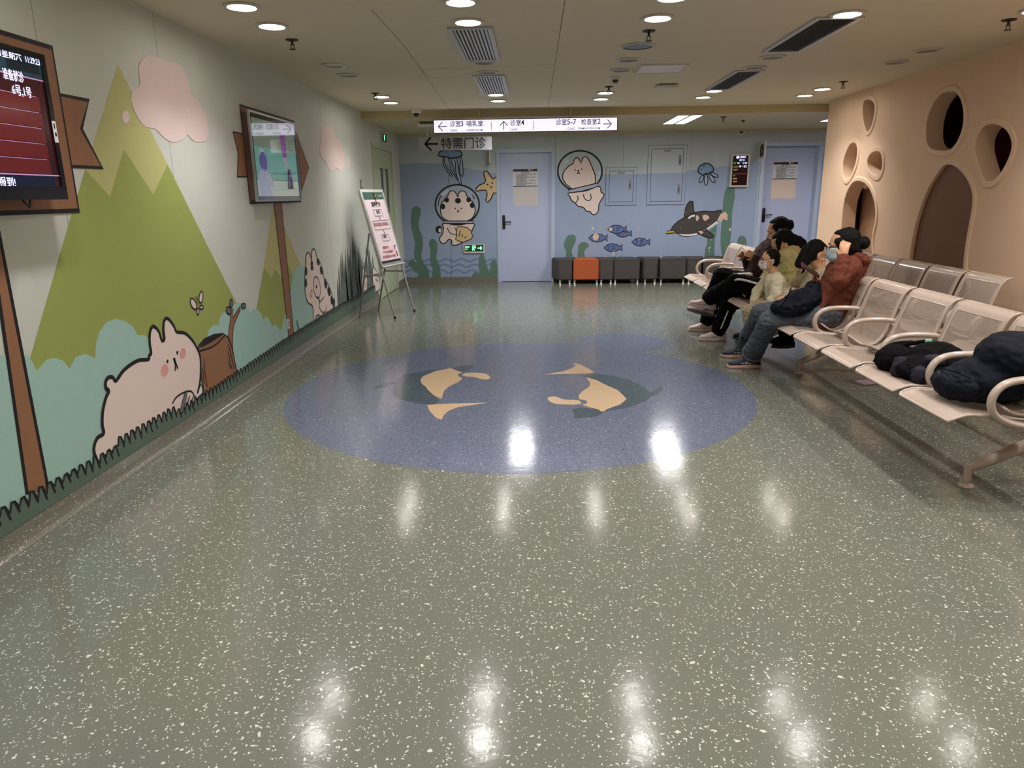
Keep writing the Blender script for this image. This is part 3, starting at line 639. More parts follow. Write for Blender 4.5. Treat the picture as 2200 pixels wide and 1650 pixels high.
# flush speaker grilles in the middle column
e = empty('ceiling_speaker', (.74, 5.5, ZC), 'wide round grey speaker grille flush in the ceiling beyond the bronze sprinkler', 'speaker')
m = MB(); m.lathe((.74, 5.5, ZC), [(.105, 0), (.122, 0), (.125, -.005), (.12, -.01), (.105, -.008)], mRING, 36); m.build('trim_ring', e)
m = MB(); m.lathe((.74, 5.5, ZC), [(0, -.006), (.106, -.005), (.106, 0), (0, 0)], mUNLIT, 30); m.build('grille', e)
def sprinkler(x, y, z, label):
    e = empty('sprinkler_head', (x, y, z), label, 'sprinkler', 'bronze fire sprinklers')
    m = MB(); m.lathe((x, y, z), [(0, 0), (.042, 0), (.040, -.006), (.012, -.012), (0, -.012)], mSPRK, 24); m.build('escutcheon', e)
    m = MB(); m.tube([(x, y, z-.01), (x, y, z-.035)], .008, mSPRK); m.tube([(x-.012, y, z-.03), (x-.008, y, z-.06)], .003, mSPRK, 6); m.tube([(x+.012, y, z-.03), (x+.008, y, z-.06)], .003, mSPRK, 6)
    m.lathe((x, y, z), [(0, -.058), (.02, -.058), (.02, -.062), (0, -.063)], mSPRK, 16); m.build('nozzle', e)
for x, y, z, l in ((-1.593, 5.07, ZC, 'bronze sprinkler on the ceiling beside the top-left pair of lit downlights'), (-1.596, 7.63, ZC, 'bronze sprinkler by the lit downlights above the second wall screen'),
                   (.744, 5.02, ZC, 'bronze sprinkler between the lit middle downlight and the round speaker grille'), (.736, 7.466, ZC, 'bronze sprinkler just behind the smoke detector'),
                   (2.943, 4.913, ZC, 'bronze sprinkler at the upper right, nearest the viewer above the peach wall'), (2.967, 7.404, ZC, 'bronze sprinkler beside the far lit downlights near the peach wall'),
                   (2.40, 9.62, ZS, 'small bronze sprinkler on the lowered ceiling beside the twin light strips')): sprinkler(x, y, z, l)
def detector(x, y, z, label, r=.05):
    e = empty('smoke_detector', (x, y, z), label, 'smoke detector', None)
    m = MB(); m.lathe((x, y, z), [(0, 0), (r, 0), (r, -.012), (r*.9, -.02), (r*.6, -.026), (0, -.026)], mWPL, 28); m.build('base', e)
    m = MB(); m.lathe((x, y, z), [(0, -.026), (r*.55, -.026), (r*.5, -.045), (r*.3, -.052), (0, -.053)], mDGREY, 20); m.build('sensor', e)
detector(.733, 6.87, ZC, 'white round smoke detector hanging below the main ceiling'); detector(2.695, 9.78, ZS, 'white smoke detector on the lowered ceiling by the small sprinkler', .042)
# slotted vents
mSLAT = mat('vent_aluminium', 'c9c6c6', .35, metal=.5, noise=.02); mVGREY = mat('grille_grey', '8f8f89', .5, metal=.2)
def vent(x0, x1, y0, y1, n, label, grp, fm, sm, fw=.03, z=ZC, tilt=.5, hf=.42):
    e = empty('air_vent', ((x0+x1)/2, (y0+y1)/2, z), label, 'air vent', grp)
    m = MB(); m.box((x0+fw*.5, y0+fw*.5, z-.001), (x1-fw*.5, y1-fw*.5, z-.0002), mBLACK); m.build('duct_opening', e)
    m = MB()
    for a in (((x0, y0), (x1, y0+fw)), ((x0, y1-fw), (x1, y1)), ((x0, y0+fw), (x0+fw, y1-fw)), ((x1-fw, y0+fw), (x1, y1-fw))): m.box((a[0][0], a[0][1], z-.012), (a[1][0], a[1][1], z), fm)
    m.build('frame', e)
    for i in range(n):
        x = x0+fw+(x1-x0-2*fw)*(i+.5)/n; hw = (x1-x0-2*fw)/n*hf
        m = MB(); m.obox((x, (y0+y1)/2, z-.010), (hw, 0, tilt*hw), (0, (y1-y0)/2-fw, 0), (-.0004, 0, .0008), sm); m.build('slat', e)
vent(-.535, -.255, 4.80, 5.90, 9, 'silver slotted air vent in the ceiling, nearer of the two beside the middle light column', 'silver slotted vents', mSLAT, mSLAT, tilt=.1, hf=.27)
vent(-.530, -.250, 6.63, 7.77, 9, 'silver slotted air vent in the ceiling, the farther one toward the hanging sign', 'silver slotted vents', mSLAT, mSLAT, tilt=.1, hf=.27)
vent(1.70, 1.985, 4.73, 5.79, 12, 'long grey air grille in the ceiling, nearer one at the upper right', 'long grey grilles', mSLAT, mVGREY)
vent(1.735, 1.985, 6.62, 7.74, 12, 'long grey air grille in the ceiling, farther one beyond the unlit lamps', 'long grey grilles', mSLAT, mVGREY)
vent(-2.03, -1.70, 9.66, 10.62, 8, 'dark air grille in the lowered ceiling by the left door', None, mBEAM, mDGREY)
e = empty('access_hatch', (1.07, 6.46, ZC), 'white rectangular hatch in the ceiling near the smoke detector', 'hatch')
m = MB()
for a in (((.87, 6.25), (1.27, 6.27)), ((.87, 6.66), (1.27, 6.68)), ((.87, 6.27), (.89, 6.66)), ((1.25, 6.27), (1.27, 6.66))): m.box((a[0][0], a[0][1], ZC-.01), (a[1][0], a[1][1], ZC), mRING)
m.build('frame', e); m = MB(); m.box((.89, 6.27, ZC-.006), (1.25, 6.66, ZC-.0005), mat('hatch_white', 'eeedf2', .5)); m.build('panel', e)
e = empty('wireless_access_point', (1.27, 7.40, ZC), 'white boxy wireless unit mounted under the main ceiling', 'wireless unit')
m = MB(); m.box((1.19, 7.33, ZC-.035), (1.39, 7.53, ZC-.008), mWPL, bev=.008); m.build('housing', e); m = MB(); m.box((1.21, 7.36, ZC-.01), (1.35, 7.5, ZC), mDGREY); m.build('bracket', e)
e = empty('dome_camera', (-1.405, 9.03, ZC), 'small white security camera with black dome beside the beam', 'security camera')
m = MB(); m.lathe((-1.405, 9.03, ZC), [(0, 0), (.062, 0), (.062, -.03), (.052, -.05), (0, -.05)], mWPL, 28); m.build('housing', e)
m = MB(); m.ell((-1.405, 9.03, ZC-.05), (.036, .036, .04), mGLASSD); m.build('dome', e)
e = empty('emergency_light', (-1.40, 9.66, ZS), 'white twin emergency light box on the lowered ceiling left of the hanging sign', 'emergency light')
m = MB(); m.box((-1.48, 9.56, ZS-.06), (-1.20, 9.66, ZS), mWPL, bev=.01); m.build('housing', e); m = MB(); m.box((-1.45, 9.555, ZS-.03), (-1.23, 9.562, ZS-.01), mDGREY); m.build('lens', e)
# twin strip lights in the lowered ceiling
mSTRIP = mat('lit_strip', 'ffffff', .5, emit=16, noise=0)
def strips(xc, y0, y1, label):
    e = empty('strip_light', (xc, (y0+y1)/2, ZS), label, 'ceiling light', 'twin strip lights')
    m = MB()
    m.box((xc-.17, y0-.03, ZS-.006), (xc+.17, y0, ZS), mRING); m.box((xc-.17, y1, ZS-.006), (xc+.17, y1+.03, ZS), mRING)
    for a, b_ in ((-.17, -.145), (-.02, .02), (.145, .17)): m.box((xc+a, y0, ZS-.006), (xc+b_, y1, ZS), mRING)
    m.build('frame', e)
    for a, b_ in ((-.145, -.02), (.02, .145)): m = MB(); m.box((xc+a, y0, ZS-.004), (xc+b_, y1, ZS-.0002), mSTRIP); m.build('diffuser', e)
    ld = bpy.data.lights.new('strip_lamp', 'AREA'); ld.shape = 'RECTANGLE'; ld.size = .28; ld.size_y = y1-y0; ld.energy = 20; ld.color = (1, .98, .96); ld.spread = math.radians(150)
    lo = bpy.data.objects.new('lamp', ld); COL.objects.link(lo); lo.parent = e; lo.location = (0, 0, -.012)
strips(1.93, 9.35, 10.42, 'twin bright strip lights in the lowered ceiling right of the hanging sign')
strips(-.20, 9.35, 10.42, 'twin strip lights in the lowered ceiling hidden behind the hanging sign')
strips(4.06, 9.35, 10.42, 'added twin strip lights in the lowered ceiling, unseen round the corner of the peach wall')  # added out of view to brighten the corridor and the right door
# ------------------------------------------------------------------ hanging signs
mSIGN = mat('lit_sign_face', 'f3f0ff', .5, emit=.88, ecol='e8e4ff', noise=0)
mSGN = mat('sign_lettering', '2e2448', .6, noise=0); mSGR = mat('sign_lettering_teal', '1c4450', .6, noise=0); mSGR2 = mat('sign_lettering_grey', '8a8a96', .6, noise=0)
YS = 9.12
def sp(px, py): return PY(px, py, YS-.0305)
e = empty('direction_sign', (-.1, YS, 2.10), 'long white lit direction sign with arrows, hanging across the room', 'hanging sign')
ZB, ZT = sp(932, 287).z, sp(1326, 251).z; x0, x1 = sp(931, 270).x, sp(1327, 268).x; zc_ = (ZB+ZT)/2
m = MB(); m.box((x0, YS-.03, ZB), (x1, YS+.03, ZT), mDGREY); m.build('casing', e)
m = MB(); m.box((x0+.008, YS-.0315, ZB+.008), (x1-.008, YS-.028, ZT-.008), mSIGN); m.build('light_panel', e)
for px in (1028, 1226):
    x = sp(px, 250).x; m = MB(); m.tube([(x, YS, ZT-.003), (x, YS, ZC)], .011, mBEAM, 10); m.build('hanger', e)
def arrow(m, c, L, d, mt, pf_, th=.009, head=.5):
    c = V(c); ux = V((1, 0, 0)); uz = V((0, 0, 1)); D_ = {'L': -ux, 'R': ux, 'U': uz}[d]; S_ = uz if d in 'LR' else ux
    def bar(a, b_):
        t_ = (b_-a).normalized(); n_ = V((-t_.z, 0, t_.x))*th/2; m.add([a-n_, b_-n_, b_+n_, a+n_], [(0, 1, 2, 3)], mt, True)
    tip = c+D_*L/2; bar(c-D_*L/2, tip); bar(tip, tip-D_*L*head+S_*L*head); bar(tip, tip-D_*L*head-S_*L*head)
YT = YS-.0325
k = (x1-x0)/396.
def sx(px): return x0+(px-931)*k
for px, L_, d_ in ((951, .105, 'L'), (1083, .095, 'U'), (1305, .10, 'R')): m = MB(); arrow(m, (sx(px), YT, zc_), L_, d_, mSGR, 0); m.build('arrow', e, smooth=0)
for px in (1056, 1147): m = MB(); m.box((sx(px)-.003, YT, ZB+.03), (sx(px)+.003, YT+.001, ZT-.03), mSGR2); m.build('divider', e, smooth=0)
def st(s, px, z, size, mt, al='L', mw=None, bold=.010):
    m = MB(); m.text(s, size, (sx(px), YT, z), (1, 0, 0), (0, 0, 1), mt, al, bold, mw); m.build('lettering', e, smooth=0)
zt = zc_+.002; zb = zc_-.058
for s_, px, mw in (('诊室', 967, .13), ('哺乳室', 1003, .20), ('诊室', 1097, .13), ('诊室', 1195, .13), ('检查室', 1249, .19)): st(s_, px, zt, .072, mSGN, mw=mw)
for s_, px in (('3', 990), ('4', 1120), ('5-7', 1219), ('2', 1283.5)): st(s_, px, zt, .085, mSGR)
for s_, px, mw in (('CLINIC', 967, .09), ('NURSERY ROOM', 1003, .19), ('CLINIC', 1097, .09), ('CLINIC', 1220, .09), ('EXAMINATION ROOM', 1243, .26)): st(s_, px, zb, .033, mSGN, mw=mw)
# grey panel sign below it
YG = 10.0; q0, q1 = PY(900, 324, YG), PY(1056, 293, YG)
e = empty('clinic_sign', ((q0.x+q1.x)/2, YG, q0.z), 'pale grey hanging panel with a black arrow and big black lettering', 'hanging sign')
m = MB(); m.box((q0.x, YG-.006, q0.z), (q1.x, YG+.006, q1.z), mat('grey_acrylic', 'a5a3a6', .35)); m.build('panel', e, smooth=0)
for x in (q0.x+.12, q1.x-.12): m = MB(); m.tube([(x, YG, q1.z-.002), (x, YG, ZS)], .003, mMETAL, 6); m.build('hanger', e)
m = MB(); zc2 = (q0.z+q1.z)/2
arrow(m, (PY(927, 309, YG-.007).x, YG-.0075, zc2), .175, 'L', mSGR if 0 else BLK, 0, .026, .48)
m.text('特需门诊', .152, (PY(948, 309, YG).x, YG-.0075, zc2-.052), (1, 0, 0), (0, 0, 1), BLK, 'L', .008, .60)
m.build('lettering', e, smooth=0)
# ------------------------------------------------------------------ doors of the far wall
def far_door(n, D_, rec, label_h):
    x0, x1, zt = D_
    o = MB(); fw = .055
    o.box((x0-fw, YF-.014, 0), (x0+.004, YF+rec+.02, zt+fw), mDOORF); o.box((x1-.004, YF-.014, 0), (x1+fw, YF+rec+.02, zt+fw), mDOORF); o.box((x0, YF-.014, zt-.004), (x1, YF+rec+.02, zt+fw), mDOORF)
    o.box((x0+.005, YF+rec, .008), (x1-.005, YF+rec+.045, zt-.005), mDOORB)
    d = struct(o.build('door_%d' % n, smooth=0, origin=((x0+x1)/2, YF, 0)))
    return d
d1 = far_door(1, D1, .05, 0); d2 = far_door(2, D2, .14, 0)
def lever(d, x, y, z, plate=True):
    m = MB()
    if plate: m.box((x-.022, y-.012, z-.11), (x+.022, y, z+.11), mBLACK, bev=.01)
    m.tube([(x, y, z), (x, y-.05, z)], .011, mBLACK); m.tube([(x, y-.05, z), (x+.06, y-.054, z+.004), (x+.12, y-.05, z+.002)], .010, mBLACK); m.build('handle', d)
q = PY(1082.5, 480, YF+.05); lever(d1, q.x, YF+.05, q.z+.02)
m = MB(); m.lathe((q.x, YF+.036, q.z-.055), [(0, -.004), (.009, -.004), (.009, 0), (0, 0)], mCHROME, 16, 'Y'); m.build('lock_cylinder', d1)
q = PY(1639, 462, YF+.14); lever(d2, q.x+.01, YF+.14, q.z, True)
def notice(px0, px1, py0, py1, y, label, kind):
    a, b_ = PY(px0, py1, y-.002), PY(px1, py0, y-.002); Y_ = y-.003
    if kind == 'text':
        e = empty('paper_notice', ((a.x+b_.x)/2, Y_, a.z), label, 'notice', 'notices on the blue doors')
        m = MB(); m.box((a.x, Y_, a.z), (b_.x, Y_+.002, b_.z), mPAPER); sh_ = m.build('sheet', e, smooth=0)
        w_ = b_.x-a.x; h_ = b_.z-a.z
        m = MB(); m.box((a.x+.004, Y_-.001, b_.z-.14*h_-.004), (b_.x-.004, Y_, b_.z-.02*h_), mBLACK); m.box((a.x+.004, Y_-.001, a.z), (b_.x-.004, Y_, a.z+.035*h_), mBLACK)
        m.poly([(a.x+.13*w_, Y_-.001, b_.z-.14*h_), (a.x+.2*w_, Y_-.001, b_.z-.14*h_), (a.x+.165*w_, Y_-.001, b_.z-.18*h_)], mBLACK)
        m.lathe((a.x+.67*w_, Y_-.0012, b_.z-.08*h_), [(0, 0), (.045*w_, 0)], mCHK, 14, 'Y')
        m.text('医院', .02, (a.x+.74*w_, Y_-.0014, b_.z-.10*h_), (1, 0, 0), (0, 0, 1), mPAPER, 'L', 0, .2*w_); m.build('header_band', sh_, smooth=0)
        m = MB(); m.text('温馨提示', .055, (a.x+w_*.5, Y_-.0008, b_.z-.27*h_), (1, 0, 0), (0, 0, 1), BLK, 'C', .01, .34*w_)
        rows_ = [('请您在诊室门口安静等候叫号,请勿大声喧哗'), ('进入诊室,请携带病历'), ('候诊期间请看护好您的孩子,注意安全'), ('请勿在诊室内奔跑打闹'), ('为保护患者隐私请一人一诊,其他人请'), ('在诊室外面耐心等候'), ('如遇特殊情况,请您及时联系医护人员'), ('谢谢您的配合')]
        for i, s_ in enumerate(rows_):
            m.text(s_, .026, (a.x+.13*w_, Y_-.0008, b_.z-(.36+.083*i)*h_), (1, 0, 0), (0, 0, 1), BLK, 'L', .004, (.8 if i % 2 == 0 else .42)*w_)
        m.build('lettering', sh_, smooth=0)
    else:
        m = MB(); m.box((a.x, Y_, a.z), (b_.x, Y_+.0015, b_.z), kind)
        if kind.name == 'wrinkled_sheet':
            for xa in (.3, .42, .7): m.tube([(a.x+xa*(b_.x-a.x), Y_-.0005, b_.z), (a.x+(xa-.1+.25*(xa > .5))*(b_.x-a.x), Y_-.0005, a.z+.02)], .0015, mPAPER, 6)
        tag(m.build('paper_sheet', smooth=0), label, 'paper sheet')
notice(1102, 1155, 362, 401, YF+.05, 'printed notice with a black header on the middle blue door', 'text')
notice(1103, 1156, 401.5, 442, YF+.05, 'wrinkled translucent sheet below the notice on the middle blue door', mat('wrinkled_sheet', 'cfc9c6', .35))
notice(1659, 1715, 347, 385, YF+.14, 'printed notice with a black header on the right blue door', 'text')
notice(1655, 1711, 386, 427, YF+.14, 'blank pale pink sheet below the notice on the right blue door', mat('blank_sheet', 'e2cabd', .6))
for px, py, y, l in ((1178.5, 322.5, YF-.014, 'small white sticker on the frame top of the middle blue door'), (1756, 307, YF-.014, 'small white sticker on the frame top of the right blue door')):
    q = PY(px, py, y); m = MB(); m.box((q.x-.045, y-.002, q.z-.018), (q.x+.045, y, q.z+.018), mPAPER); m.text('编号 05', .02, (q.x, y-.0025, q.z-.008), (1, 0, 0), (0, 0, 1), BLK, 'C', .01, .07)
    tag(m.build('sticker', smooth=0), l, 'sticker')
# meter cupboards let into the far wall
mGAP = mat('joint_shade_slate', '5c6880', .7)  # slate colour paints the shade in the cupboard door gaps and frame joints
def cupboard(px0, px1, py0, py1, label, handles, seaz):
    a, b_ = PY(px0, py1, YF), PY(px1, py0, YF)
    e = empty('service_cupboard', ((a.x+b_.x)/2, YF, a.z), label, 'cupboard')
    m = MB(); f = .045
    for q in (((a.x, a.z), (b_.x, a.z+f)), ((a.x, b_.z-f), (b_.x, b_.z)), ((a.x, a.z+f), (a.x+f, b_.z-f)), ((b_.x-f, a.z+f), (b_.x, b_.z-f))):
        z0_, z1_ = q[0][1], q[1][1]
        m.box((q[0][0], YF-.014, z0_), (q[1][0], YF, min(z1_, max(seaz, z0_))), mSEA) if z0_ < seaz else None
        if z1_ > seaz: m.box((q[0][0], YF-.014, max(z0_, seaz)), (q[1][0], YF, z1_), mFW)
    m.build('frame', e, smooth=0)
    m = MB(); m.box((a.x-.006, YF-.004, a.z-.006), (b_.x+.006, YF-.001, b_.z+.006), mGAP); m.box((a.x+f, YF-.006, a.z+f), (b_.x-f, YF-.002, b_.z-f), mGAP); m.build('gap_shade_backing', e, smooth=0)
    m = MB(); m.box((a.x+f+.008, YF-.012, a.z+f+.008), (b_.x-f-.008, YF-.004, seaz), mSEA); m.box((a.x+f+.008, YF-.012, seaz), (b_.x-f-.008, YF-.004, b_.z-f-.008), mFW)
    m.build('door', e, smooth=0)
    m = MB(); xm = (a.x+b_.x)/2; m.box((xm-.05, YF-.016, b_.z-f-.05), (xm+.05, YF-.012, b_.z-f-.02), mVGREY); m.build('name_plate', e, smooth=0)
    for hz in handles: m = MB(); m.box((b_.x-f-.075, YF-.018, hz-.075), (b_.x-f-.035, YF-.012, hz+.075), mVGREY, bev=.002); m.box((b_.x-f-.062, YF-.020, hz-.05), (b_.x-f-.047, YF-.018, hz+.02), mDGREY); m.build('handle', e, smooth=0)
cupboard(1301, 1368, 360, 441, 'small square cupboard door painted into the far wall mural', [PY(1360, 397, YF).z], PY(1330, 375, YF).z)
cupboard(1389, 1476, 312, 440, 'large cupboard door with two handles in the far wall mural', [PY(1465, 344, YF).z, PY(1462, 406, YF).z], PY(1430, 372, YF).z)
# small queue display
a, b_ = PY(1565, 402, YF), PY(1611, 331, YF); a.x = PY(1568, 366, YF).x-.0; b_.x = PY(1608, 366, YF).x
e = empty('queue_display', ((a.x+b_.x)/2, YF, a.z), 'small upright clinic display in a silver frame on the far wall', 'display')
m = MB()
f = .025
for q in (((a.x, a.z), (b_.x, a.z+f)), ((a.x, b_.z-f), (b_.x, b_.z)), ((a.x, a.z+f), (a.x+f, b_.z-f)), ((b_.x-f, a.z+f), (b_.x, b_.z-f))): m.box((q[0][0], YF-.05, q[0][1]), (q[1][0], YF, q[1][1]), mMETAL if 0 else mRING)
m.build('frame', e, smooth=0)
m = MB(); m.box((a.x+f, YF-.04, a.z+f), (b_.x-f, YF, b_.z-f), mat('screen_black', '0c0508', .2, emit=.05, ecol='301018', noise=0)); sc_ = m.build('screen', e, smooth=0)
mTXB = mat('screen_text_blue', 'c8ccff', .5, emit=1.6, noise=0); mTXG = mat('screen_text_green', '3fae6a', .5, emit=.6, noise=0); mTXY = mat('screen_text_yellow', 'c9a56a', .5, emit=.5, noise=0)
m = MB(); W_ = b_.x-a.x-2*f; H_ = b_.z-a.z-2*f; X0 = a.x+f; Z1 = b_.z-f; yy = YF-.042
for s_, u, v_, sz, mt, mw in (('儿童医院', .38, .07, .03, mTXB, .45), ('特约门诊', .42, .17, .03, mTXB, .35), ('医生', .08, .27, .025, mTXG, .14), ('专家', .3, .27, .025, mTXB, .15), ('主任医师', .66, .27, .025, mTXB, .28), ('正在就诊', .08, .39, .024, mTXY, .28), ('5号 → 张卫', .42, .39, .036, mTXB, .5), ('准备就诊', .08, .49, .024, mTXY, .28), ('温馨', .08, .69, .024, mTXG, .14), ('请您候诊', .08, .79, .024, mTXY, .28), ('请您安静', .08, .89, .024, mTXY, .28)):
    m.text(s_, sz, (X0+u*W_, yy, Z1-v_*H_), (1, 0, 0), (0, 0, 1), mt, 'L', .01, mw*W_)
m.box((X0+.05*W_, yy, Z1-.215*H_), (X0+.95*W_, yy+.001, Z1-.21*H_), mTXG); m.box((X0+.05*W_, yy, Z1-.61*H_), (X0+.95*W_, yy+.001, Z1-.605*H_), mTXY)
m.lathe((X0+.30*W_, yy, Z1-.05*H_), [(0, 0), (.02, 0)], mTXB, 14, 'Y'); m.build('lettering', sc_, smooth=0)
# door flags
def flag(x, z0, z1, y1, label, num):
    e = empty('door_flag_sign', (x, YF, z0), label, 'sign')
    m = MB(); m.box((x-.012, y1, z0), (x+.012, YF, z1), mRING); m.build('plate', e, smooth=0)
    if num:
        m = MB(); yc = (y1+YF)/2; xx = x-.0125; r = (YF-y1)*.36
        m.lathe((xx, yc, z1-.14), [(r, 0), (0, -.0005)], BLK, 24, 'X'); m.text(num, .13, (xx-.001, yc, z1-.185), (0, -1, 0), (0, 0, 1), mPAPER, 'C', .01); m.text('诊室', .06, (xx-.001, yc, z0+.03), (0, -1, 0), (0, 0, 1), BLK, 'C', .01, (YF-y1)*.5)
        m.build('lettering', e, smooth=0)
q = PY(1057, 335, YF); flag(q.x-.02, PY(1057, 350, YF-.2).z, PY(1057, 320, YF-.2).z, YF-.24, 'thin flag sign seen edge-on left of the middle blue door', None)
flag(PY(1636, 320, YF).x-.02, PY(1633, 340, YF).z, PY(1633, 304, YF).z, YF-.26, 'flag sign with a black number circle left of the right blue door', '6')
q = PY(1592, 283, YF); m = MB(); m.lathe((q.x, YF, q.z), [(0, -.02), (.035, -.02), (.037, -.024), (.055, -.020), (.058, 0), (0, 0)], mWPL, 28, 'Y'); m.lathe((q.x, YF-.0205, q.z), [(0, -.001), (.03, -.001), (.03, 0)], mDGREY, 20, 'Y')
tag(m.build('wall_sounder'), 'round white sounder high on the far wall above the small display', 'sounder')
# exit signs
mEXG = mat('exit_green', '0c3a22', .4, emit=.12, ecol='0c5a30', noise=0); mEXW = mat('exit_glow', '9affd0', .5, emit=1.7, noise=0)
def runner(m, o, ux, uz, s_, mt):
    o, ux, uz = V(o), V(ux), V(uz)
    def P_(a, b_): return o+ux*a*s_+uz*b_*s_
    n_ = ux.cross(uz)
    def bar(a, b_, th):
        p, q_ = P_(*a), P_(*b_); t_ = (q_-p).normalized(); w_ = n_.cross(t_)*th*s_/2; m.add([p-w_, q_-w_, q_+w_, p+w_], [(0, 1, 2, 3)], mt, True)
    bar((-.30, .5), (-.30, -.5), .08); bar((-.32, .48), (.36, .48), .08); bar((.34, .5), (.34, -.1), .08)
    m.add([P_(.06+.09*math.cos(t_*.52), .30+.09*math.sin(t_*.52)) for t_ in range(12)], [tuple(range(12))], mt, True)
    bar((.03, .2), (-.06, -.1), .16); bar((.03, .16), (.22, .02), .07); bar((-.02, .17), (-.2, .05), .07); bar((-.06, -.08), (.10, -.25), .09); bar((.1, -.25), (.08, -.48), .08); bar((-.06, -.08), (-.14, -.3), .09); bar((-.14, -.3), (-.32, -.36), .08)
def exit_sign(c, ux, nrm, w_, h_, label, full):
    c, ux, n_ = V(c), V(ux), V(nrm); uz = V((0, 0, 1)); e = empty('exit_sign', c, label, 'exit sign', 'green exit signs')
    m = MB(); m.obox(c+n_*.012, ux*w_/2, uz*h_/2, n_*.012, mRING); m.build('casing', e, smooth=0)
    zz = c+n_*.0245; m = MB(); zo = h_*.06
    m.obox(zz+uz*zo, ux*(w_/2-.022), uz*(h_*.36), n_*.0008, mEXG); m.build('light_panel', e, smooth=0)
    m = MB(); zz = zz+n_*.0015+uz*zo
    if full:
        runner(m, zz, ux, uz, h_*.56, mEXW); cx_ = zz+ux*w_*.27
        def bar(p, q_, th): t_ = (q_-p).normalized(); g = n_.cross(t_)*th/2; m.add([p-g, q_-g, q_+g, p+g], [(0, 1, 2, 3)], mEXW, True)
        bar(cx_-ux*.035, cx_+ux*.035, .014); bar(cx_+ux*.037, cx_+ux*.01+uz*.027, .012); bar(cx_+ux*.037, cx_+ux*.01-uz*.027, .012)
        m.text('安全出口', .035, zz-ux*w_*.41+uz*.006, ux, uz, mEXW, 'L', .006, w_*.2); m.text('EXIT', .024, zz-ux*w_*.41-uz*.024, ux, uz, mEXW, 'L', .004, w_*.16)
    else:
        runner(m, zz, ux, uz, h_*.5, mEXW)
    m.build('pictogram', e, smooth=0)
a, b_ = PY(996, 544, YF), PY(1041, 524, YF)
exit_sign(((a.x+b_.x)/2, YF, (a.z+b_.z)/2), (1, 0, 0), (0, -1, 0), b_.x-a.x, b_.z-a.z, 'green running-man exit sign with arrow low on the far mural wall', True)
a, b_ = PX(815, 300, XL), PX(829, 296, XL)
exit_sign((XL, (a.y+b_.y)/2, 2.165), (0, 1, 0), (1, 0, 0), .36, .15, 'green exit sign over the mint double door on the left wall', False)
# ------------------------------------------------------------------ mint double door in the left wall
e = MB(); y0, y1, zt = 9.68, 11.03, 2.06; fw = .05
e.box((XL-.07, y0, 0), (XL+.012, y0+fw, zt), mDOORG); e.box((XL-.07, y1-fw, 0), (XL+.012, y1, zt), mDOORG); e.box((XL-.07, y0+fw, zt-fw), (XL+.012, y1-fw, zt), mDOORG)
ym = 10.42
for a_, b2_ in ((y0+fw+.004, ym-.002), (ym+.002, y1-fw-.004)): e.box((XL-.045, a_, .008), (XL-.004, b2_, zt-fw-.004), mDOORG)
d3 = struct(e.build('door_3', smooth=0, origin=(XL, 10.35, 0)))
for yc in (10.25, 10.60):
    m = MB(); za, zb_ = 1.02, 1.76; yy0, yy1 = yc-.06, yc+.06
    for q in (((yy0, za), (yy1, za+.025)), ((yy0, zb_-.025), (yy1, zb_)), ((yy0, za), (yy0+.025, zb_)), ((yy1-.025, za), (yy1, zb_))): m.box((XL-.004, q[0][0], q[0][1]), (XL+.006, q[1][0], q[1][1]), mMETAL)
    m.box((XL-.004, yy0+.025, za+.025), (XL-.001, yy1-.025, zb_-.025), mGLASSD); m.build('window_slit', d3, smooth=0)
for z in (.35, 1.05, 1.75): m = MB(); m.tube([(XL+.006, y0+fw, z-.05), (XL+.006, y0+fw, z+.05)], .008, mMETAL, 8); m.build('hinge', d3)
m = MB(); m.box((XL, 8.93, 1.48), (XL+.012, 9.02, 1.58), mVGREY, bev=.003); m.box((XL+.012, 8.95, 1.50), (XL+.016, 9.0, 1.56), mRING); tag(m.build('wall_switch', smooth=0), 'small grey switch plate on the left wall above the easel sign', 'switch')
q = PX(618, 697, XL); m = MB(); m.box((XL+.004, q.y-.03, q.z-.035), (XL+.007, q.y+.03, q.z+.045), mPAPER)
for i in range(3): m.box((XL+.007, q.y-.015, q.z-.02+i*.018), (XL+.0075, q.y+.01, q.z-.012+i*.018), BLK)
tag(m.build('sticker', smooth=0), 'white label stuck across the thin painted signpost on the left wall', 'sticker')
# ------------------------------------------------------------------ screens on the left wall
mSCR = mat('screen_dark_red', '2c1013', .12, emit=.18, ecol='4a161c', noise=0); mSCR2 = mat('screen_red_row', '4c181a', .12, emit=.24, ecol='7a2828', noise=0); mSCB = mat('screen_navy', '1c2c38', .12, emit=.30, ecol='2a4450', noise=0)
mSCL = mat('screen_rule', 'a07aa0', .2, emit=.5, noise=0); mSCT = mat('screen_lettering', 'd8d4ff', .3, emit=1.5, noise=0); mGLOSS = mat('gloss_black_bezel', '121214', .12, noise=0)
y0, y1, za, zb_ = 2.03, 3.085, 1.385, 1.955; XT = XL+.12
e = empty('wall_television', (XL, (y0+y1)/2, za), 'large black television with a red queue list, at the left edge', 'television', None)
m = MB(); m.box((XL+.075, y0, za), (XT-.004, y1, zb_), mBLACK); m.build('casing', e, smooth=0)
m = MB(); f = .026; fb = .052
for q in (((y0, za), (y1, za+fb)), ((y0, zb_-f+.002), (y1, zb_)), ((y0, za+fb), (y0+f, zb_-f+.002)), ((y1-f, za+fb), (y1, zb_-f+.002))): m.box((XT-.006, q[0][0], q[0][1]), (XT+.006, q[1][0], q[1][1]), mGLOSS)
m.build('bezel', e, smooth=0)
m = MB(); m.box((XL, 2.35, 1.55), (XL+.075, 2.75, 1.80), mDGREY); m.build('wall_mount', e, smooth=0)
Y0, Y1, Z0, Z1 = y0+f, y1-f, za+fb, zb_-f+.002
m = MB(); m.box((XT-.004, Y0, Z0), (XT-.001, Y1, Z1), mSCR); H_ = Z1-Z0
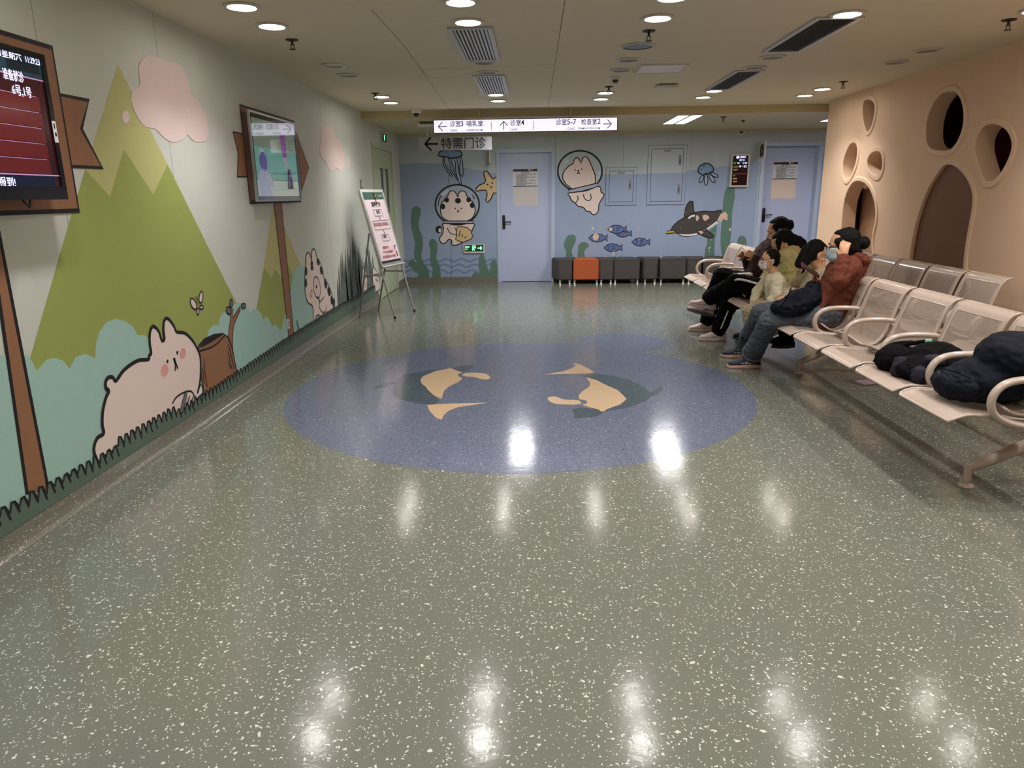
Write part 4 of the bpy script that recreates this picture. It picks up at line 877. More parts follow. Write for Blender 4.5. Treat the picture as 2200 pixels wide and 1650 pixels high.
def srect(u0, u1, v0, v1, mt, L): m.box((XT-.001, Y0+(Y1-Y0)*u0, Z1-H_*v1), (XT-.001+.0004*L, Y0+(Y1-Y0)*u1, Z1-H_*v0), mt)
srect(0, 1, 0, .155, mSCB, 1); srect(.80, .985, .02, .12, mat('screen_navy2', '142026', .12, emit=.1, noise=0), 2); srect(0, 1, .155, .165, mSCL, 2); srect(0, .97, .915, 1, mat('screen_footer', '101526', .12, emit=.15, ecol='15204a', noise=0), 1); srect(0, 1, .905, .915, mSCL, 2)
for i in range(5): srect(.02, .955-.0*i, .30+.122*i, .41+.122*i, mSCR2, 1); srect(.02, .94, .295+.122*i, .299+.122*i, mSCL, 2)
sc_ = m.build('screen', e, smooth=0)
m = MB(); XX = XT+.0015
def stx(s_, u, v_, sz, mw, al='L'): m.text(s_, sz, (XX, Y0+(Y1-Y0)*u, Z1-H_*v_), (0, 1, 0), (0, 0, 1), mSCT, al, .006, mw)
def stp(s_, pl_, pr_, sz, al='L', mw=None):
    A_ = PX(pl_[0], pl_[1], XX); 
    w_ = PX(pr_[0], pr_[1], XX).y-A_.y if pr_ else None
    if al == 'L': m.text(s_, sz, A_, (0, 1, 0), (0, 0, 1), mSCT, 'L', .008, w_)
    else: m.text(s_, sz, A_, (0, 1, 0), (0, 0, 1), mSCT, 'R', .008, mw)
stp('2024年10月19日星期六', (47, 131), None, .036, 'R'); stp('11:29:23', (56, 133), (86, 139), .034); stp('准备就诊', (8, 167), (52, 174), .044); stp('6号,1号', (28, 201), (69, 208), .044)
stp('正在就诊', (-75, 156), (-32, 163), .044); stp('5号', (-70, 185), (-50, 189), .044); stp('请到分诊台报到!', (35, 400), None, .040, 'R')
m.build('lettering', sc_, smooth=0)
m = MB(); m.box((XT+.006, y1-.026, 1.615), (XT+.008, y1-.004, 1.70), mPAPER); m.box((XT+.008, y1-.02, 1.64), (XT+.0085, y1-.01, 1.655), BLK); m.box((XT+.008, y1-.02, 1.67), (XT+.0085, y1-.012, 1.69), BLK); m.build('sticker', e, smooth=0)
m = MB(); m.tube([(XT-.01, 2.82, za+.002), (XT+.01, 2.83, za-.03), (XT-.01, 2.86, za-.032), (XT-.012, 2.87, za+.001)], .004, mBLACK, 6); m.build('cable', e)
# second screen inside a clear cover
XT = XL+.065; _q = [PX(a, b_, XT) for a, b_ in ((535,238),(633,262),(649,428),(553,437))]; y0, y1, za, zb_ = (_q[0].y+_q[3].y)/2, (_q[1].y+_q[2].y)/2, (_q[2].z+_q[3].z)/2, (_q[0].z+_q[1].z)/2
e = empty('cased_television', (XL, (y0+y1)/2, za), 'television showing a cartoon inside a clear silver-edged case on the left wall', 'television')
m = MB(); m.box((XL, y0+.015, za+.015), (XT-.012, y1-.015, zb_-.015), mat('case_grey', '5d4a42', .3)); m.build('casing', e, smooth=0)
m = MB(); f = .014
for q in (((y0, za), (y1, za+f)), ((y0, zb_-f), (y1, zb_)), ((y0, za+f), (y0+f, zb_-f)), ((y1-f, za+f), (y1, zb_-f))): m.box((XT-.016, q[0][0], q[0][1]), (XT, q[1][0], q[1][1]), mMETAL)
m.build('case_frame', e, smooth=0)
m = MB(); m.box((XT-.014, y0+.014, za+.014), (XT-.008, y1-.014, zb_-.014), mGLOSS); m.build('bezel', e, smooth=0)
Y0, Y1, Z0, Z1 = y0+.05, y1-.045, za+.04, zb_-.045; W_ = Y1-Y0; H_ = Z1-Z0
def em(n, c, e_=1.3): return mat('cartoon_'+n, c, .08, emit=e_, noise=0)
m = MB(); XX = XT-.0075
def cpoly(l, mt, L): m.poly([(XX+.0004*L, Y0+a_*W_, Z1-b2_*H_) for a_, b2_ in l], mt)
def cell(cx, cy, rx, ry, mt, L, n=24): cpoly([(cx+rx*math.cos(2*math.pi*i/n), cy+ry*math.sin(2*math.pi*i/n)) for i in range(n)], mt, L)
cpoly([(0, 0), (1, 0), (1, 1), (0, 1)], em('teal', '6fb0a0', .5), 0); cpoly([(0, 0), (1, 0), (1, .36), (0, .36)], em('sage', '8a9a86', .4), 1); cpoly([(0, .79), (1, .79), (1, 1), (0, 1)], em('counter', 'b9c8b8', .5), 1); cpoly([(0, .77), (1, .77), (1, .79), (0, .79)], em('edge', '6e8f98', .4), 2)
cpoly([(.60, .12), (.74, .12), (.75, .44), (.64, .46)], em('magenta', '8a2f92', .5), 2); cpoly([(.63, .46), (.73, .45), (.80, .62), (.70, .62)], em('sleeve', 'b8b8b6', .4), 3); cpoly([(.74, .60), (.82, .62), (.86, .90), (.70, .90)], em('dress', '2a2632', .2), 3)
cell(.80, .70, .025, .05, em('ring', '8a6ac0', .4), 4); cell(.76, .82, .025, .04, em('ring', '8a6ac0', .4), 4)
cpoly([(.10, .38), (.20, .38), (.21, .5), (.11, .5)], em('hat', 'b4b6c4', .5), 2); cell(.165, .55, .085, .13, em('violet', '56479a', .5), 3)
cpoly([(.03, .75), (.08, .67), (.16, .64), (.25, .67), (.33, .77), (.38, .86), (.33, .90), (.28, .84), (.30, 1), (.04, 1)], em('coat', 'aeb0c2', .5), 3)
cpoly([(.16, .70), (.165, .70), (.18, .88), (.175, .88)], em('coat_line', '70708a', .3), 4)
m.build('screen', e, smooth=0)
m = MB(); m.box((XT-.006, y0+.012, za+.012), (XT-.002, y1-.012, zb_-.012), mat('clear_cover', 'ffffff', .03, noise=0)); cv = m.build('clear_cover', e, smooth=0)
nt = _M['clear_cover'].node_tree; b_ = nt.nodes['Principled BSDF']; b_.inputs['Transmission Weight'].default_value = 1.0; b_.inputs['IOR'].default_value = 1.45; b_.inputs['Roughness'].default_value = 0.02
for l_ in list(b_.inputs['Base Color'].links): nt.links.remove(l_)
b_.inputs['Base Color'].default_value = (1, 1, 1, 1)
# ------------------------------------------------------------------ easel sign
mPOST = mat('poster_pink', 'e6d3d8', .5, noise=0); mPGR = mat('poster_green', '1d5240', .5, noise=0); mALU = mat('aluminium', 'c2c0bb', .35, metal=.7); mRED = mat('poster_red', 'a33a44', .6, noise=0); mORG = mat('ribbon_orange', 'd58a5a', .6)
FA, FB = V((-1.623, 8.15, 0)), V((-1.476, 8.653, 0)); BKV = V((-.98, .19, 0))*.36/1.46
EU = (FB-FA).normalized(); EV = (V((0, 0, 1))+BKV).normalized(); EN = EU.cross(EV).normalized()
EN = EN if EN.x > 0 else -EN
def ep(u, z, n=0.0): return FA+(FB-FA)*u+BKV*z+V((0, 0, z))+EN*n
e = empty('easel_sign', (-1.78, 8.45, 0), 'aluminium easel holding a pink and green notice board by the left wall', 'easel sign')
m = MB(); m.add([ep(-.02, .585, .012), ep(1.02, .585, .012), ep(1.02, 1.455, .012), ep(-.02, 1.455, .012), ep(-.02, .585, .024), ep(1.02, .585, .024), ep(1.02, 1.455, .024), ep(-.02, 1.455, .024)], [(0,3,2,1),(4,5,6,7),(0,1,5,4),(1,2,6,5),(2,3,7,6),(3,0,4,7)], mALU, True); m.build('board', e, smooth=0)
ZL, ZH = .625, 1.425
def er(u0, u1, v0, v1, mt, L): m.add([ep(u0, ZH-(ZH-ZL)*v1, .0245+L*.0006), ep(u1, ZH-(ZH-ZL)*v1, .0245+L*.0006), ep(u1, ZH-(ZH-ZL)*v0, .0245+L*.0006), ep(u0, ZH-(ZH-ZL)*v0, .0245+L*.0006)], [(0, 1, 2, 3)], mt, True)
m = MB(); er(.05, .95, 0, 1, mPOST, 0); er(.05, .95, 0, .105, mPGR, 1); er(.05, .95, .965, 1.0, BLK, 1)
po_ = m.build('poster', e, smooth=0)
m = MB(); LN = .52
def et(s_, u, v_, sz, mt, mw, al='C', bd=.02): m.text(s_, sz, ep(u, ZH-(ZH-ZL)*v_, .027), EU, EV, mt, al, bd, mw*LN)
et('温馨提示', .5, .20, .062, BLK, .42); et('签到', .5, .30, .042, BLK, .25); et('自助机或医生处报到确认', .5, .475, .046, mRED, .68, bd=.014); et('候诊', .5, .65, .042, BLK, .18); et('重要提示', .40, .80, .036, mRED, .3); et('不按时无法看病', .45, .865, .036, mRED, .48); et('过号请重新刷卡报到', .45, .93, .036, mRED, .62); et('儿童医院', .8, .065, .028, mPAPER, .22, bd=.0)
def ebox(u0, u1, v0, v1):
    pts = [ep(u, ZH-(ZH-ZL)*v, .027) for u, v in ((u0, v0), (u1, v0), (u1, v1), (u0, v1))]
    m.tube(pts+[pts[0]], .0022, mSGR2, 5)
ebox(.32, .68, .245, .335); ebox(.14, .88, .40, .525); ebox(.36, .68, .60, .69)
m.tube([ep(.5, ZH-(ZH-ZL)*.335, .027), ep(.5, ZH-(ZH-ZL)*.395, .027)], .002, BLK, 5); m.tube([ep(.52, ZH-(ZH-ZL)*.53, .027), ep(.52, ZH-(ZH-ZL)*.595, .027)], .002, BLK, 5)
for u_, v_ in ((.5, .385), (.52, .585)): m.poly([ep(u_-.02, ZH-(ZH-ZL)*(v_-.015), .028), ep(u_+.02, ZH-(ZH-ZL)*(v_-.015), .028), ep(u_, ZH-(ZH-ZL)*(v_+.012), .028)], BLK)
m.build('lettering', po_, smooth=0)
m = MB(); m.ell(ep(.82, ZH-(ZH-ZL)*.80, .028), (.003, .028, .032), BLK, n=10); m.ell(ep(.80, ZH-(ZH-ZL)*.805, .03), (.003, .018, .022), mPOST, n=10); m.tube([ep(.82, ZH-(ZH-ZL)*.845, .028), ep(.85, ZH-(ZH-ZL)*.93, .028)], .006, mRED, 6); m.build('nurse_drawing', po_)
m = MB(); m.tube([ep(.52, ZH-.005, .03), ep(.56, ZH-.03, .034), ep(.53, ZH-.055, .032), ep(.56, ZH-.08, .034), ep(.53, ZH-.10, .03)], .011, mORG, 8, flat=.5); m.build('ribbon', e)
for u_, nm in ((0, 'leg'), (1, 'leg')):
    m = MB(); m.tube([ep(u_, .004), ep(u_, 1.45)], .011, mALU, 10); m.build(nm, e)
for u_, b2 in ((0, V((-2.06, 8.235, .004))), (1, V((-1.947, 8.748, .004)))):
    m = MB(); m.tube([b2, ep(u_, .98, -.02)], .010, mVGREY, 10); m.build('leg', e)
Lm = lambda u_, z: (V((-2.06, 8.235, 0)) if u_ == 0 else V((-1.947, 8.748, 0))).lerp(ep(u_, .98, -.02), z/.98)
m = MB()
for u_ in (0, 1): m.tube([Lm(u_, .50), ep(u_, .50)], .008, mVGREY, 8)
m.tube([Lm(0, .48), Lm(1, .48)], .008, mVGREY, 8); m.build('brace', e)
m = MB(); m.tube([ep(-.02, .585, .03), ep(1.04, .585, .03)], .014, mALU, 10); m.build('ledge', e)
for u_ in (0, 1): m = MB(); m.tube([ep(u_, 0), ep(u_, .03)], .0135, mBLACK, 10); m.build('foot_cap', e)
# ------------------------------------------------------------------ ottomans
mOT = [mat('ottoman_charcoal', '4b4543', .75, bump=.15, bscale=300), mat('ottoman_orange', 'b4552a', .7, bump=.15, bscale=300), mat('ottoman_dark_grey', '47423f', .75, bump=.15, bscale=300)]
ots = [(.485, 0, 'narrow', 'charcoal ottoman with its narrow side out, first beside the middle blue door'), (.815, 1, 'wide', 'orange ottoman in the row along the far wall'), (1.135, 0, 'narrow', 'charcoal ottoman with its narrow side out, directly right of the orange one'),
       (1.455, 2, 'wide', 'wide dark grey ottoman, second place right of the orange one'), (1.825, 2, 'narrow', 'narrow-fronted dark grey ottoman between the two wide grey ones'), (2.175, 2, 'wide', 'wide dark grey ottoman just left of the chair armrests'), (2.51, 2, 'narrow', 'narrow-fronted dark grey ottoman partly behind the far chair armrest'), (2.85, 2, 'wide', 'wide dark grey ottoman farthest right, mostly hidden by chair seats')]
for x, c, kd, lb in ots:
    yf, yb = 11.29, 11.63; wf_, wb_ = (.205, .11) if kd == 'wide' else (.105, .205)
    e = empty('ottoman', (x, 11.46, 0), lb, 'ottoman', 'ottomans along the far wall')
    bm = bmesh.new(); zb, zt = .065, .392
    q = [bm.verts.new(p) for z in (zb, zt) for p in ((x-wf_, yf, z), (x+wf_, yf, z), (x+wb_, yb, z), (x-wb_, yb, z))]
    for f_ in ((0,3,2,1),(4,5,6,7),(0,1,5,4),(1,2,6,5),(2,3,7,6),(3,0,4,7)): bm.faces.new([q[i] for i in f_])
    bmesh.ops.subdivide_edges(bm, edges=bm.edges[:], cuts=3, use_grid_fill=True)
    cx_, cy_ = x, 11.46
    for v in bm.verts:
        r = math.hypot((v.co.x-cx_)/.2, (v.co.y-cy_)/.17)
        if v.co.z > zt-.001: v.co.z += .014*max(0, 1-r*.75)
    bmesh.ops.bevel(bm, geom=[ed for ed in bm.edges if len(ed.link_faces) == 2 and ed.calc_face_angle(0) > .5], offset=.014, segments=3, affect='EDGES')
    bm.verts.index_update(); m = MB(); m.add([v.co.copy() for v in bm.verts], [[v.index for v in f_.verts] for f_ in bm.faces], mOT[c]); bm.free(); m.build('cushion', e, smooth=50)
    m = MB(); 
    for z_ in (zt-.02,): m.tube([(x-wf_-.001, yf-.001, z_), (x+wf_+.001, yf-.001, z_)], .003, mOT[c], 6)
    m.build('piping', e)
    for lx, ly in ((-wf_+.03, yf+.03), (wf_-.03, yf+.03), (-wb_+.03, yb-.03), (wb_-.03, yb-.03)):
        m = MB(); m.lathe((x+lx, ly, 0), [(0, 0), (.022, 0), (.024, .006), (.019, .014), (.018, .066), (0, .066)], mCHROME, 16); m.build('leg', e)
# ------------------------------------------------------------------ steel waiting benches
mST = mat('bench_pearl_paint', 'bba99c', .30, noise=.01, coat=.3); mPF = perf_mat('bench_perforated_sheet', 'a89688'); mSTL = mat('bench_leg_paint', 'b9a799', .3, coat=.3)
SEATP = [(0.0, .408), (.008, .418), (.03, .428), (.062, .438), (.085, .440), (.14, .436), (.22, .428), (.30, .420), (.37, .414), (.41, .416), (.425, .424)]
BACKP = [(.245, .470), (.262, .447), (.29, .436), (.325, .436), (.36, .450), (.392, .482), (.418, .535), (.440, .60), (.462, .67), (.482, .728), (.498, .762), (.518, .785), (.545, .796), (.568, .793)]
def sheet(m, prof, yc, w_, x0, rnd, marg0, marg1, arcs=None):
    """curved metal sheet between two sides, solid border with a perforated field and a rolled rim"""
    L = [0]
    for i in range(1, len(prof)): L.append(L[-1]+math.hypot(prof[i][0]-prof[i-1][0], prof[i][1]-prof[i-1][1]))
    def at(s_):
        s_ = min(max(s_, 0), L[-1])
        for i in range(1, len(L)):
            if s_ <= L[i]+1e-9: t_ = (s_-L[i-1])/(L[i]-L[i-1]); return (prof[i-1][0]*(1-t_)+prof[i][0]*t_, prof[i-1][1]*(1-t_)+prof[i][1]*t_)
    h = w_/2; rows_ = []
    ns = 30; ss = [L[-1]*i/ns for i in range(ns+1)]
    for s_ in ss:
        k0 = k1 = h
        if s_ < rnd[0]: k0 = h-rnd[0]+math.sqrt(max(0, rnd[0]**2-(rnd[0]-s_)**2))
        if L[-1]-s_ < rnd[1]: k1 = h-rnd[1]+math.sqrt(max(0, rnd[1]**2-(rnd[1]-(L[-1]-s_))**2))
        rows_.append(min(k0, k1))
    us = [-1, -.86, -.6, -.3, 0, .3, .6, .86, 1]; vs = []; base = len(m.v)
    for s_, hw in zip(ss, rows_):
        x, z = at(s_)
        for u in us:
            yy = u*h*.86/.86 if abs(u) < .87 else u*h
            yy = max(-hw, min(hw, u*h)); dip = 0
            vs.append(V((x0+x, yc+yy, z))); m.uv[base+len(vs)-1] = (yy+1, s_)
    nu = len(us)
    for solid in (0, 1):
        fs = []
        for i in range(ns):
            for j in range(nu-1):
                per = (0 < j < nu-2) and marg0 < (ss[i]+ss[i+1])/2 < L[-1]-marg1
                if per == bool(solid): fs.append((i*nu+j, i*nu+j+1, (i+1)*nu+j+1, (i+1)*nu+j))
        if solid == 0:
            m.add(vs, fs, mST)
        else:
            for f_ in fs: m.f.append([base+i for i in f_]); m.m.append(m.mi(mPF))
    # rim
    left = [vs[i*nu] for i in range(ns+1)]; right = [vs[i*nu+nu-1] for i in range(ns+1)]
    rim = left+right[::-1]+[left[0]]
    out = [rim[0]]
    for p in rim[1:]:
        if (p-out[-1]).length > .004: out.append(p)
    m.tube(out, .0065, mST, 8)
    for sg in (-1, 1): # pressed crease next to the border
        pts = [vs[i*nu+(1 if sg < 0 else nu-2)]+V((0, 0, 0)) for i in range(ns+1) if marg0 < ss[i] < L[-1]-marg1]
        m.tube(pts, .0028, mST, 6)
    for lim in (marg0, L[-1]-marg1):
        i = min(range(ns+1), key=lambda q_: abs(ss[q_]-lim)); m.tube([vs[i*nu+1+j] for j in range(nu-2)], .0028, mST, 6)
ARMP = [(.462, .590), (.40, .600), (.31, .603), (.24, .598), (.19, .582), (.158, .550), (.146, .510), (.155, .468), (.185, .435), (.24, .410), (.32, .394), (.41, .380), (.47, .372)]
PITCH = .49
_proto = {}
def bench(x0, ynear, n, feet, label, back=.93):
    yl = n*PITCH
    e = empty('waiting_bench', (x0+.45, ynear+yl/2, 0), label, 'bench', 'pearl steel waiting benches')
    for i in range(n):
        yc = ynear+PITCH*(i+.5)
        for kd in ('seat', 'backrest'):
            if kd not in _proto:
                m = MB(); m.uv = {}
                if kd == 'seat': sheet(m, SEATP, 0, .445, 0, (.012, .03), .075, .05)
                else: sheet(m, BACKP, 0, .44, 0, (.12, .012), .06, .085)
                o = m.build(kd, None, origin=(0, 0, 0), smooth=60); _proto[kd] = o.data; bpy.data.objects.remove(o)
            o = bpy.data.objects.new(kd, _proto[kd]); COL.objects.link(o); o.parent = e; o.location = (x0-e.location.x, yc-e.location.y, 0)
    for i in range(n+1):
        if 'arm' not in _proto:
            m = MB(); P_ = crom([(a_, 0, b2_) for a_, b2_ in ARMP], False, 4); m.tube(P_, .0155, mST, 12, flat=1.35, side=(0, 1, 0)); m.ell(P_[0], (.012, .021, .0155), mST, n=12)
            o = m.build('armrest', None, origin=(0, 0, 0), smooth=60); _proto['arm'] = o.data; bpy.data.objects.remove(o)
        o = bpy.data.objects.new('armrest', _proto['arm']); COL.objects.link(o); o.parent = e; o.location = (x0-e.location.x, ynear+PITCH*i-e.location.y, 0)
    xb = x0+.50
    m = MB(); m.box((xb-.04, ynear-.005, .335), (xb+.02, ynear+yl+.005, .372), mSTL, bev=.006); m.build('beam', e, smooth=30)
    for i in range(n+1):
        y = ynear+PITCH*i; m = MB(); m.tube([(x0+.30, y, .396), (xb-.01, y, .368)], .012, mSTL, 8); m.tube([(xb, y, .372), (x0+.462, y, .592)], .012, mSTL, 8); m.build('bracket', e)
    for y in feet:
        xf, xk = x0+.275, x0+back; m = MB()
        arch = crom([(xf+.004, 0, .098), (xf+.10, 0, .135), (xf+.20, 0, .185), (xf+.29, 0, .225), ((xf+xk)/2, 0, .235), (xk-.24, 0, .215), (xk-.12, 0, .15), (xk-.004, 0, .098)], False, 4)
        m.tube([(q.x, y, q.z) for q in arch], [.020+.012*math.sin(math.pi*i/(len(arch)-1)) for i in range(len(arch))], mSTL, 12, flat=.9, side=(0, 1, 0))
        m.box(((xf+xk)/2-.035, y-.03, .22), ((xf+xk)/2+.015, y+.03, .34), mSTL, bev=.008)
        for x in (xf, xk):
            m.tube([(x, y, .022), (x, y, .115)], .0185, mSTL, 14)
        lg_ = m.build('leg', e)
        for x in (xf, xk): m = MB(); m.lathe((x, y, 0), [(0, 0), (.034, 0), (.036, .006), (.030, .014), (.015, .022), (0, .023)], mSTL, 20); m.build('foot', lg_)
    return e
bench(1.79, 2.95, 6, (3.23, 5.45), 'pearl steel bench nearest the viewer, with the black bags and the rust-jacket woman')
bench(1.79, 6.13, 5, (6.41, 8.30), 'far pearl steel bench facing the room, with the crossed-leg women on it')
bench(2.655, 4.86, 6, (5.1, 7.4), 'pearl steel bench standing along the peach wall behind the front row', .745)
bench(2.655, 2.13, 5, (2.4, 4.3), 'pearl steel bench along the peach wall at the right edge of the picture', .745)
# ------------------------------------------------------------------ bags and small things
mNAVY = mat('navy_nylon', '0c101c', .7, spec=.15, bump=.3, bscale=26, noise=.12); mBLKF = mat('black_cotton', '0a090c', .9, spec=.1, bump=.6, bscale=30, noise=.2); mPLUM = mat('plum_grey_lining', '2b2632', .85, spec=.15, bump=.5, bscale=30)
def lump(seed, centers, mt, name, parent, voxel=.008, it=8):
    rnd = random.Random(seed); m = MB()
    for c, r in centers:
        m.ell(c, r, mt, n=18)
        for k in range(0):
            a, b2 = rnd.uniform(0, 6.28), rnd.uniform(-1, 1); q = V((math.cos(a)*math.sqrt(1-b2*b2), math.sin(a)*math.sqrt(1-b2*b2), b2))
            p = V((c[0]+q.x*r[0]*.78, c[1]+q.y*r[1]*.78, c[2]+q.z*r[2]*.78)); rr = rnd.uniform(.2, .36); m.ell(p, (r[0]*rr, r[1]*rr, r[2]*rr), mt, n=10)
    o = remesh(m, name, mt, parent, voxel, it); wrinkle(o, .009, 9, seed); wrinkle(o, .003, 26, seed); return o
# navy backpack on the nearest seat
e = empty('backpack', (2.06, 3.17, .43), 'plump navy backpack lying on the nearest visible chair seat', 'backpack')
lump(3, [((2.06, 3.18, .545), (.17, .175, .11)), ((2.13, 3.14, .65), (.15, .175, .12)), ((1.95, 3.20, .515), (.11, .15, .075)), ((2.2, 3.15, .60), (.10, .16, .13))], mNAVY, 'bag', e)
lump(5, [((1.93, 3.15, .52), (.06, .11, .065))], mNAVY, 'front_pocket', e)
m = MB(); m.tube([(1.872, 3.24, .565), (1.862, 3.25, .54)], .004, mCHROME, 8); m.build('zip_pull', e)
m = MB(); m.tube([(1.90, 3.06, .58), (1.875, 3.12, .592), (1.87, 3.2, .588), (1.885, 3.27, .575)], .003, mBLKF, 6); m.build('zip', e)
# black jacket bundle
e = empty('folded_jacket', (2.0, 3.68, .43), 'crumpled black jacket with a plum-grey lining on a chair seat', 'jacket')
lump(11, [((1.96, 3.80, .495), (.12, .10, .08)), ((2.10, 3.68, .525), (.13, .15, .09)), ((2.00, 3.62, .485), (.14, .12, .065)), ((2.16, 3.58, .50), (.09, .12, .08))], mBLKF, 'body', e)
lump(12, [((1.905, 3.66, .485), (.05, .055, .062)), ((1.94, 3.52, .475), (.05, .05, .045)), ((2.02, 3.56, .545), (.05, .05, .03))], mPLUM, 'lining', e, .007)
for k, pts in enumerate(([(1.86, 3.84, .47), (1.90, 3.86, .53), (1.97, 3.87, .565), (2.06, 3.86, .575)], [(1.85, 3.77, .48), (1.89, 3.78, .54), (1.97, 3.79, .575), (2.07, 3.76, .60)])):
    m = MB(); m.tube(crom(pts, False, 5), .012, mBLKF, 8); m.build('seam_fold', e)
# bottle
q = PY(1993, 742, 3.86); bx, by = q.x, 3.86
e = empty('water_bottle', (bx, by, .43), 'clear plastic water bottle with a green cap behind the black jacket', 'bottle')
zt_ = PY(1994, 731, 3.86).z; mCLR = mat('clear_plastic', 'f4fbff', .05, noise=0)
nt = mCLR.node_tree; bb = nt.nodes['Principled BSDF']; bb.inputs['Transmission Weight'].default_value = .95; bb.inputs['IOR'].default_value = 1.3
m = MB(); m.lathe((bx, by, 0), [(0, .425), (.028, .425), (.031, .435), (.031, zt_-.085), (.029, zt_-.065), (.018, zt_-.035), (.0125, zt_-.022), (.0125, zt_-.012), (0, zt_-.012)], mCLR, 24); m.build('body', e)
m = MB(); m.lathe((bx, by, 0), [(0, zt_-.022), (.0165, zt_-.022), (.0168, zt_), (.014, zt_+.004), (0, zt_+.004)], mat('green_cap', '6fc7a2', .4), 24); m.build('cap', e)
m = MB(); q = [PZ(1838, 809), PZ(1870, 805), PZ(1900, 826), PZ(1868, 832)]
cx_ = V((2.47, 5.2, 0))
m.box((2.36, 5.09, 0), (2.57, 5.27, .003), mat('leaflet_paper', '5d5048', .5), rot=.3)
m.box((2.40, 5.12, .003), (2.54, 5.24, .0035), mat('leaflet_print', 'a08a92', .5, noise=.3, nscale=60), rot=.3)
tag(m.build('leaflet', smooth=0), 'dark printed leaflet lying on the floor under the near bench', 'leaflet')
# ------------------------------------------------------------------ people
mSKIN = mat('skin', 'd6a27e', .5, noise=.02); mHAIR = mat('black_hair', '080707', .7, spec=.2, noise=.3, nscale=90, bump=.4, bscale=180); mEYE = mat('eye_dark', '120c0a', .2, noise=0); mLIP = mat('lip', 'a8625a', .5)
mMASKB = mat('mask_blue', 'b4c4cc', .7, noise=.02, bump=.1, bscale=80); mMASKP = mat('mask_printed', 'e8dede', .7, noise=0); mLOOP = mat('mask_loop', 'e9e6e4', .7)
ZU = V((0, 0, 1))
def head_frame(yaw, pitch, roll=0):
    f = V((-math.cos(yaw), math.sin(yaw), 0)); l = ZU.cross(f); hf = (f*math.cos(pitch)+ZU*math.sin(pitch)).normalized(); hu = hf.cross(l).normalized() if False else l.cross(hf)*-1
    hu = hf.cross(l); hu = -l.cross(hf) if hu.z < 0 else hu
    if roll: R = Matrix.Rotation(roll, 3, hf); l = R@l; hu = R@hu
    return hf, l, hu
def hand(m, w, d, n, s, mt, curl=.5, open_=1.0, side=1):
    """palm and five fingers from wrist w towards d, palm normal n, curling towards n"""
    d = V(d).normalized(); n = V(n); n = (n-d*n.dot(d)).normalized(); x = d.cross(n)*side
    pc = w+d*.045*s; m.ell(pc, (.024*s, .040*s, .014*s), mt, (x*1.6, d, n*1.0) if False else (x, d, n), 12); m.ell(pc+x*.012*s, (.022*s, .04*s, .013*s), mt, (x, d, n), 12); m.ell(pc-x*.012*s, (.022*s, .04*s, .013*s), mt, (x, d, n), 12)
    m.cone(w-d*.01*s, .021*s, pc, .018*s, mt, 10)
    for i, L_ in enumerate((.066, .074, .070, .054)):
        o = (i-1.5)*.0185*s; b0 = w+d*.078*s - x*o*1.0; c1 = curl*(1+.12*i)
        d1 = (d*math.cos(c1*.8)+n*math.sin(c1*.8)-x*o*1.2).normalized(); d2 = (d*math.cos(c1*1.9)+n*math.sin(c1*1.9)).normalized(); d3 = (d*math.cos(c1*2.6)+n*math.sin(c1*2.6)).normalized()
        p1 = b0+d1*L_*.45*s; p2 = p1+d2*L_*.32*s; p3 = p2+d3*L_*.25*s
        m.cone(b0-d*.012*s, .0092*s, p1, .0086*s, mt, 8); m.cone(p1, .0086*s, p2, .0078*s, mt, 8); m.cone(p2, .0078*s, p3, .0066*s, mt, 8)
    t0 = w+d*.022*s+x*.024*s; t1 = t0+(d*.6+x*.7+n*.3).normalized()*.034*s; t2 = t1+(d*.85+x*.2+n*.5).normalized()*.026*s
    m.cone(t0, .013*s, t1, .0105*s, mt, 8); m.cone(t1, .0105*s, t2, .008*s, mt, 8)
